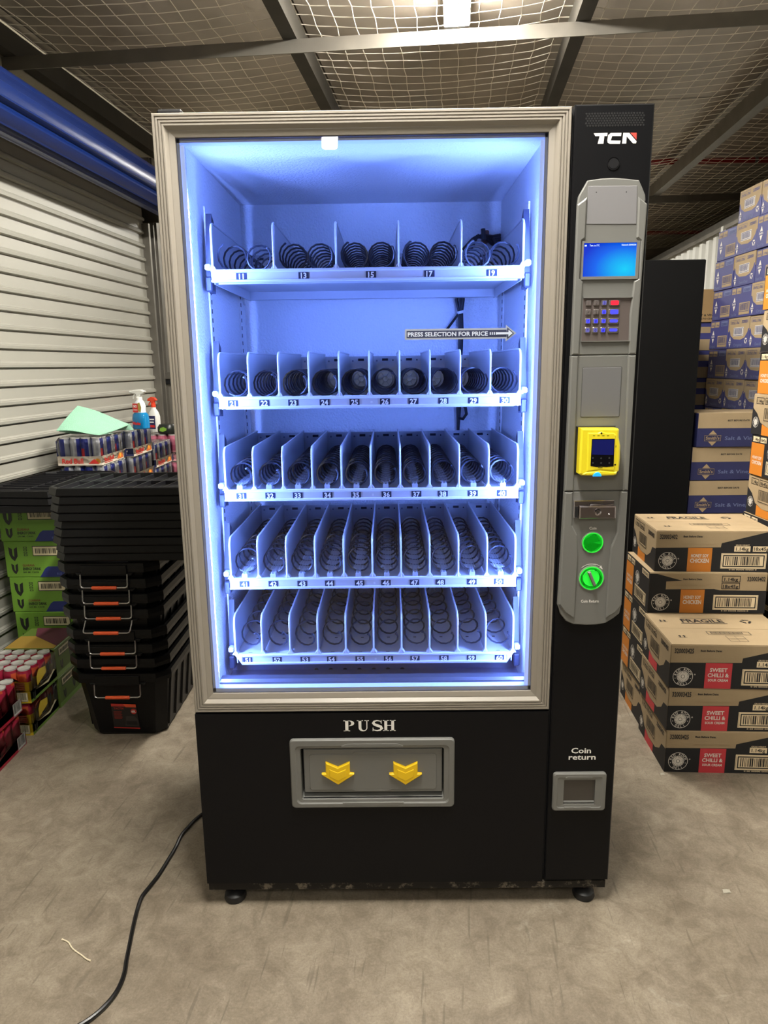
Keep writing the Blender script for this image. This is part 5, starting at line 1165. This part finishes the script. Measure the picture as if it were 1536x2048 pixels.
F = Faces(0.202, 0.27, 0.07); p = F.front(); p.o = p.o+Vector((0, -0.0016, 0)); p.rect(0, 0.002, 0.202, 0.066, mat('pink_card', (206, 140, 148), 0.6), 1); p.text('MONSTER', 0.085, 0.038, 0.020, VK, 2, width=0.112, bold=0.03, align='l'); p.text('ULTRA', 0.13, 0.014, 0.012, VK, 2, width=0.05); PPK = prn_mesh(F)
for k in range(2): tray('can_tray', 'tray of tall pink cans behind the blue ones, %s of two' % ('lower', 'upper')[k], 'trays of pink cans', (-1.560+0.01*k, 2.812, 0.6605+0.1715*k), 3, 4, CAN_PK, 0.033, 0.166, TRW, PPK, lip=0.066)
tray('can_tray', 'tray of blue and silver cans under the left tray, mostly hidden by black lids', grp, (-1.632, 1.819, 0.8060), 4, 6, CAN_RB, 0.0265, 0.134, TRW, PRN_)
tray('can_tray', 'lower tray of blue and silver cans under the farthest one', grp, (-1.594, 2.480, 0.6995), 4, 6, CAN_RB, 0.0265, 0.134, TRW, PRN_)
# plain cartons that carry these trays
PLAIN = mat('plain_cardboard', (158, 126, 84), 0.75, noise=0.06)
for (x, y, W_, D_, hs, nm) in ((-1.638, 1.826, 0.222, 0.312, 0.8055/3, 'under the left trays of blue cans'), (-1.608, 2.142, 0.225, 0.326, 0.8055/3, 'under the two trays carrying the spray bottle'), (-1.597, 2.473, 0.225, 0.326, 0.699/3, 'under the farthest trays of blue cans'), (-1.565, 2.808, 0.225, 0.28, 0.660/3, 'under the trays of pink cans')):
    me = carton_body(W_, D_, hs-0.0003, PLAIN); 
    for k in range(3): carton('plain_carton', 'plain brown carton %s, %s' % (nm, ('lowest', 'middle', 'upper')[k]), 'carton', 'plain cartons under the cans', me, None, (x, y, k*hs), 0)
# ---- trays of fruit cans on the floor at the left
VRED = mat('can_raspberry', (166, 36, 66), 0.32, 0.25); VDK = mat('can_dark_red', (112, 22, 40), 0.32, 0.25); VOR = mat('can_orange', (196, 84, 50), 0.32, 0.2); VYL = mat('can_yellow', (206, 176, 40), 0.35, 0.15); VGR = mat('can_green', (104, 142, 44), 0.35, 0.15)
CAN_V = can_mesh(0.0265, 0.1325, dict(mats=[VRED, VDK, VOR], rule=lambda i, k: (3 if i == 4 and k % 8 < 3 else 2 if k % 8 in (4, 5) else 1)))
CAN_F = can_mesh(0.0265, 0.1325, dict(mats=[VRED, VYL, VGR, VOR], rule=lambda i, k: {1: 3, 2: 2, 3: 1, 4: 1}[i] if k % 8 < 4 else {1: 2, 2: 2, 3: 4, 4: 1}[i]))
PINKT = mat('raspberry_tray_card', (168, 34, 66), 0.5); YELT = mat('yellow_tray_card', (196, 172, 52), 0.5); GRNT = mat('green_tray_card', (96, 128, 44), 0.5); BCW = mat('barcode_white', (196, 192, 188), 0.5)
W6 = 6*0.053+0.004; W4 = 4*0.053+0.004
F = Faces(W4, W6, 0.05); p = F.right(); p.o = p.o+Vector((0.0018, 0, 0))
p.poly([(0, 0), (0.26, 0.0), (0.26, 0.052), (0.10, 0.030), (0, 0.028)], mat('tray_crimson', (140, 20, 44), 0.5), 1); p.barcode(0.262, 0.004, 0.318, 0.054, BCW, VK, True, 12, 2); p.poly([(0.0, 0.05), (0.12, 0.052), (0.2, 0.075), (0.0, 0.10)], mat('tray_magenta', (150, 26, 74), 0.5), 1); vee(p, 0.09, 0.075, 0.022, VK, PINKT, 3)
PVP = prn_mesh(F)
for k in range(2):
    for c in range(2):
        tray('can_tray', 'raspberry red tray of cans on the floor, %s layer, %s' % (('lower', 'upper')[k], ('right column at the picture edge', 'left column against the roller door')[c]), 'raspberry red can trays', (-1.414-W4-c*(W4+0.006), 0.512, k*0.1375), 4, 6, CAN_V, 0.0265, 0.1325, PINKT, PVP if c == 0 else None)
F = Faces(W4, W4, 0.05); p = F.right(); p.o = p.o+Vector((0.0018, 0, 0)); p.poly([(0.0, 0), (W4, 0), (W4, 0.048), (0.08, 0.03), (0.045, 0.036), (0.03, 0.048), (0, 0.048)], GRNT, 1); p.poly([(0.055, 0.048), (0.13, 0.070), (0.13, 0.098), (0.075, 0.108), (0.055, 0.085)], VYL, 2); vee(p, 0.024, 0.022, 0.018, VK, GRNT, 3); vee(p, 0.15, 0.085, 0.020, VK, GRNT, 3); p.poly([(0.06, 0.036), (0.14, 0.024), (0.20, 0.050), (0.19, 0.056), (0.14, 0.034)], PALEC, 3)
p = F.front(); p.o = p.o+Vector((0, -0.0018, 0)); p.rect(0.0, 0.0, W4, 0.05, VYL, 1); p.barcode(0.165, 0.006, 0.206, 0.044, PALEC, VK, True, 2, 2); p.rect(0.16, 0.052, W4, 0.088, VYL, 1)
for k in range(4): p.rect(0.166, 0.056+0.008*k, 0.20, 0.060+0.008*k, MAR, 2)
PFR = prn_mesh(F)
for k in range(2): tray('can_tray', 'tray of mixed yellow red and green fruit cans behind the raspberry trays, %s' % ('lower', 'upper')[k], 'fruit can trays', (-1.410-W4-0.008*(1-k), 0.898, k*0.1375), 4, 4, CAN_F, 0.0265, 0.1325, YELT, PFR)
for k in range(2):
    for q in range(1): tray('can_tray', 'tray of fruit cans at the wall side of the mixed fruit trays, %s' % ('lower', 'upper')[k], 'fruit can trays', (-1.410-2*W4-0.014, 0.898, k*0.1375), 4, 4, CAN_F, 0.0265, 0.1325, YELT, None)
F = Faces(W4, 0.24, 0.134); p = F.right()
p.rect(0.0, 0.0, 0.24, 0.020, VGR, 1); p.outline(0.03, 0.085, 0.16, 0.122, 0.003, VK, 1); p.barcode(0.035, 0.088, 0.155, 0.119, PALEC, VK, False, 7, 1); vee(p, 0.14, 0.055, 0.022, VK, LIME, 1); vee(p, 0.05, 0.045, 0.020, VK, LIME, 1)
p = F.top(); p.rect(0.004, 0.004, W4-0.004, 0.14, mat('mustard_print', (150, 120, 48), 0.6), 1); p.poly([(0.07, 0.14), (W4-0.004, 0.03), (W4-0.004, 0.236), (0.03, 0.236)], mat('plum_print', (86, 36, 52), 0.6), 2)
PGC = prn_mesh(F); OLIVE = mat('olive_carton', (84, 106, 38), 0.6); BODY_O = carton_body(W4, 0.24, 0.134, OLIVE, False)
for k in range(2): carton('fruit_can_carton', 'olive green fruit can carton on the floor beside the totes, %s of two' % ('lower', 'upper')[k], 'carton', 'olive green cartons', BODY_O, PGC, (-1.412-W4, 1.122, k*0.1355), 0)
# ---- cloth, spray bottles and a small pack on the trays
CLOTH = mat('mint_cloth', (146, 196, 168), 0.8, noise=0.04, nscale=40, bump=0.8, bscale=260)
b = MB(); nx, ny = 16, 8; TL_, TR_ = Vector((-1.578, 1.955, 1.232)), Vector((-1.386, 2.13, 1.128)); BL_, BR_ = Vector((-1.646, 1.84, 1.116)), Vector((-1.440, 1.86, 1.0965))
def cp(i, j):
    s_, t_ = i/nx, j/ny; p = (BL_*(1-s_)+BR_*s_)*(1-t_)+(TL_*(1-s_)+TR_*s_)*t_
    p.z += 0.010*math.sin(s_*9+1)*t_*(1-t_)*4*0.5+0.006*math.sin(s_*5); p.z = max(p.z, 1.0905); return p
v = [cp(i, j) for j in range(ny+1) for i in range(nx+1)]; n0 = len(v); f = [(j*(nx+1)+i, j*(nx+1)+i+1, (j+1)*(nx+1)+i+1, (j+1)*(nx+1)+i) for j in range(ny) for i in range(nx)]
b.add(v, f, 0, True); b.add([p+Vector((0, 0.002, -0.002)) for p in v], f, 0, True)
back = [cp(i, ny) for i in range(nx+1)]; dn = [Vector((p.x+0.02, min(p.y+0.06, 2.128), 1.0905)) for p in back]; b.add(back+dn, [(i, i+1, nx+2+i, nx+1+i) for i in range(nx)], 0, True)
fr_ = [cp(i, 0) for i in range(nx+1)]; dn = [Vector((p.x+0.03, p.y+0.10, 1.0905)) for p in fr_]; b.add(fr_+dn, [(i, i+1, nx+2+i, nx+1+i) for i in range(nx)], 0, True)
tag(mk('cleaning_cloth', b, CLOTH), 'mint green cleaning cloth draped over the left tray of blue cans', 'cloth')
BLQ = mat('blue_liquid', (20, 120, 176), 0.15, spec=0.6); CLP = mat('clear_plastic', (214, 222, 226), 0.2); WHT = mat('trigger_white', (232, 232, 226), 0.35); LRED2 = mat('label_red2', (206, 40, 36), 0.45); OLV = mat('label_olive', (170, 150, 70), 0.5)
t = thing('spray_bottle', 'blue window cleaner spray bottle with white trigger on the can tray', 'spray bottle', (-1.452, 2.295, 1.0850), math.radians(-25))
t.location = at(283, 853, y=2.27); t.location.z = 1.0850
b = MB()
def oval(w_, d_, z, n=18): return [(w_*math.copysign(abs(math.cos(2*PI*k/n))**0.7, math.cos(2*PI*k/n)), d_*math.copysign(abs(math.sin(2*PI*k/n))**0.7, math.sin(2*PI*k/n)), z) for k in range(n)]
def loft(b, rings, mis):
    n = len(rings[0]); o = len(b.v); b.v += [tuple(p) for r in rings for p in r]
    for i in range(len(rings)-1):
        for k in range(n): b.f.append((o+i*n+k, o+i*n+(k+1) % n, o+(i+1)*n+(k+1) % n, o+(i+1)*n+k)); b.m.append(mis[i]); b.s.append(True)
    b.add(rings[0], [tuple(range(n))], mis[0]); b.add(rings[-1], [tuple(range(n))], mis[-1])
loft(b, [oval(0.044, 0.026, 0), oval(0.050, 0.030, 0.006), oval(0.050, 0.030, 0.055), oval(0.046, 0.028, 0.078), oval(0.032, 0.024, 0.090), oval(0.030, 0.023, 0.108), oval(0.034, 0.024, 0.125), oval(0.022, 0.020, 0.150), oval(0.014, 0.014, 0.158)], [0, 0, 0, 0, 1, 1, 1, 1]); mk('bottle', b, [BLQ, CLP], t)
b = MB(); b.lathe([(0.017, 0.155), (0.017, 0.172), (0.012, 0.176)], 14); b.prism([(-0.052, 0.196), (-0.052, 0.206), (-0.030, 0.212), (0.020, 0.214), (0.048, 0.204), (0.040, 0.196), (0.016, 0.188), (0.012, 0.172), (-0.012, 0.172), (-0.016, 0.190)], -0.010, 0.010, 'y', 0, 0.003); mk('trigger_head', b, WHT, t)
b = MB(); b.tube([(-0.022, 0, 0.192), (-0.036, 0, 0.182), (-0.044, 0, 0.164)], 0.004, 8); b.lathe([(0.007, -0.064), (0.0075, -0.052), (0.004, -0.050)], 10, (0, 0, 0.201), 'x'); mk('trigger', b, WHT, t)
pt = Print((0, -0.0315, 0.0), lift=0.0006); pt.text('Windex', -0.002, 0.024, 0.016, LRED2, 2, width=0.062, align='c', bold=0.05); pt.o = Vector((0, -0.0262, 0)); pt.rect(-0.026, 0.092, 0.012, 0.140, LRED2, 2); pt.text('NO', -0.007, 0.118, 0.014, INK_W, 3, width=0.024, align='c', bold=0.04); pt.text('STREAKS', -0.007, 0.102, 0.007, INK_W, 3, width=0.03, align='c'); pt.poly([(0.012, 0.100), (0.030, 0.092), (0.036, 0.12), (0.026, 0.146), (0.012, 0.142)], OLV, 2)
pt.build('bottle_label', t)
t = thing('spray_bottle', 'smaller white spray bottle with red trigger and dark label on the pink cans', 'spray bottle', (-1.46, 2.93, 1.0045), math.radians(-20)); t.location = at(310, 855, y=2.99); t.location.z = 1.0045
b = MB(); loft(b, [oval(0.036, 0.024, 0), oval(0.040, 0.026, 0.005), oval(0.040, 0.026, 0.10), oval(0.030, 0.022, 0.128), oval(0.014, 0.014, 0.150), oval(0.013, 0.013, 0.165)], [0]*5); mk('bottle', b, WHT, t)
b = MB(); b.lathe([(0.016, 0.16), (0.016, 0.180), (0.010, 0.184)], 12); b.prism([(-0.040, 0.20), (-0.036, 0.214), (-0.01, 0.226), (0.016, 0.222), (0.032, 0.205), (0.012, 0.198), (0.010, 0.18), (-0.010, 0.18), (-0.012, 0.198)], -0.009, 0.009, 'y', 0, 0.002); b.tube([(-0.016, 0, 0.198), (-0.03, 0, 0.185), (-0.034, 0, 0.172)], 0.004, 8); mk('trigger_head', b, mat('trigger_red', (222, 68, 38), 0.4), t)
pt = Print((0, -0.0272, 0), lift=0.0006); pt.rect(-0.028, 0.02, 0.028, 0.105, mat('bottle_navy', (34, 32, 84), 0.45), 1); pt.text('CLEAN', 0, 0.075, 0.012, INK_W, 2, width=0.044, align='c', bold=0.03) if False else pt.rect(-0.02, 0.078, 0.02, 0.086, INK_W, 2); pt.rect(-0.016, 0.06, 0.016, 0.068, INK_W, 2); pt.rect(-0.022, 0.03, 0.022, 0.045, LRED2, 2); pt.build('bottle_label', t)
t = thing('wipes_pack', 'small black soft pack with green emblem lying on the pink cans', 'pack', (-1.418, 2.872, 1.0045), math.radians(-8))
b = MB(); loft(b, [oval(0.050, 0.055, 0.0), oval(0.058, 0.062, 0.012), oval(0.058, 0.062, 0.040), oval(0.048, 0.052, 0.058)], [0]*3); mk('pack_body', b, mat('pack_black', (26, 30, 26), 0.35), t)
pt = Print((0, -0.0635, 0.0), lift=0.0008); pt.poly([(-0.028, 0.020), (-0.006, 0.014), (0.018, 0.022), (0.022, 0.034), (0.0, 0.044), (-0.022, 0.038)], mat('pack_green', (116, 160, 52), 0.5), 1); pt.build('pack_emblem', t)

# ================================================================== on the floor
b = MB(); px = [(420, 1612), (402, 1630), (376, 1655), (362, 1672), (350, 1697), (335, 1722), (316, 1752), (298, 1775), (283, 1795), (275, 1818), (267, 1850), (260, 1885), (253, 1920), (249, 1945), (240, 1970), (225, 1995), (200, 2022), (168, 2046), (120, 2072)]
pts = [at(x, y, z=0.006) for x, y in px]; pts = [Vector((-0.47, 0.62, 0.006)), Vector((-0.53, 0.52, 0.006))]+pts[1:]
def smooth(P, k=5):
    out = []
    for i in range(len(P)-1):
        p0, p1, p2, p3 = P[max(i-1, 0)], P[i], P[i+1], P[min(i+2, len(P)-1)]
        for j in range(k):
            t_ = j/k; out.append(0.5*((2*p1)+(p2-p0)*t_+(2*p0-5*p1+4*p2-p3)*t_*t_+(3*p1-p0-3*p2+p3)*t_**3))
    return out+[P[-1]]
b.tube(smooth(pts), 0.0055, 8); tag(mk('power_cord', b, mat('black_rubber', (14, 14, 15), 0.3)), 'black power cord snaking over the concrete from behind the vending machine', 'cord')
b = MB(); z0, z1 = at(124, 1879, z=0.002), at(182, 1924, z=0.002); zz = [z0.lerp(z1, i/24)+Vector((0.003*math.sin(i*0.5), 0.003*math.sin(i*0.31), 0.0006*(i % 2))) for i in range(25)]
b.tube(zz, [0.0028]+[0.0016+0.0004*(i % 2) for i in range(23)]+[0.0026], 6); tag(mk('cable_tie', b, mat('tie_white', (220, 208, 180), 0.5)), 'short white cut cable tie lying on the concrete floor', 'cable tie')
SCR = mat('paper_scrap', (170, 164, 148), 0.8)
for i, (x, y, s_, lb) in enumerate(((1453, 1783, 0.011, 'torn white paper scrap on the floor right of the machine'), (1325, 1549, 0.008, 'crumpled clear scrap at the corner of the front carton'))):
    c = at(x, y, z=0.0); b = MB(); b.add([(c.x-s_, c.y-s_*0.5, 0.0005), (c.x+s_*0.8, c.y-s_*0.7, 0.003), (c.x+s_, c.y+s_*0.6, 0.001), (c.x, c.y+s_*0.2, 0.006), (c.x-s_*0.7, c.y+s_*0.7, 0.001)], [(0, 1, 3), (1, 2, 3), (2, 4, 3), (4, 0, 3), (0, 4, 2, 1)]); tag(mk('paper_scrap', b, SCR), lb, 'scrap')
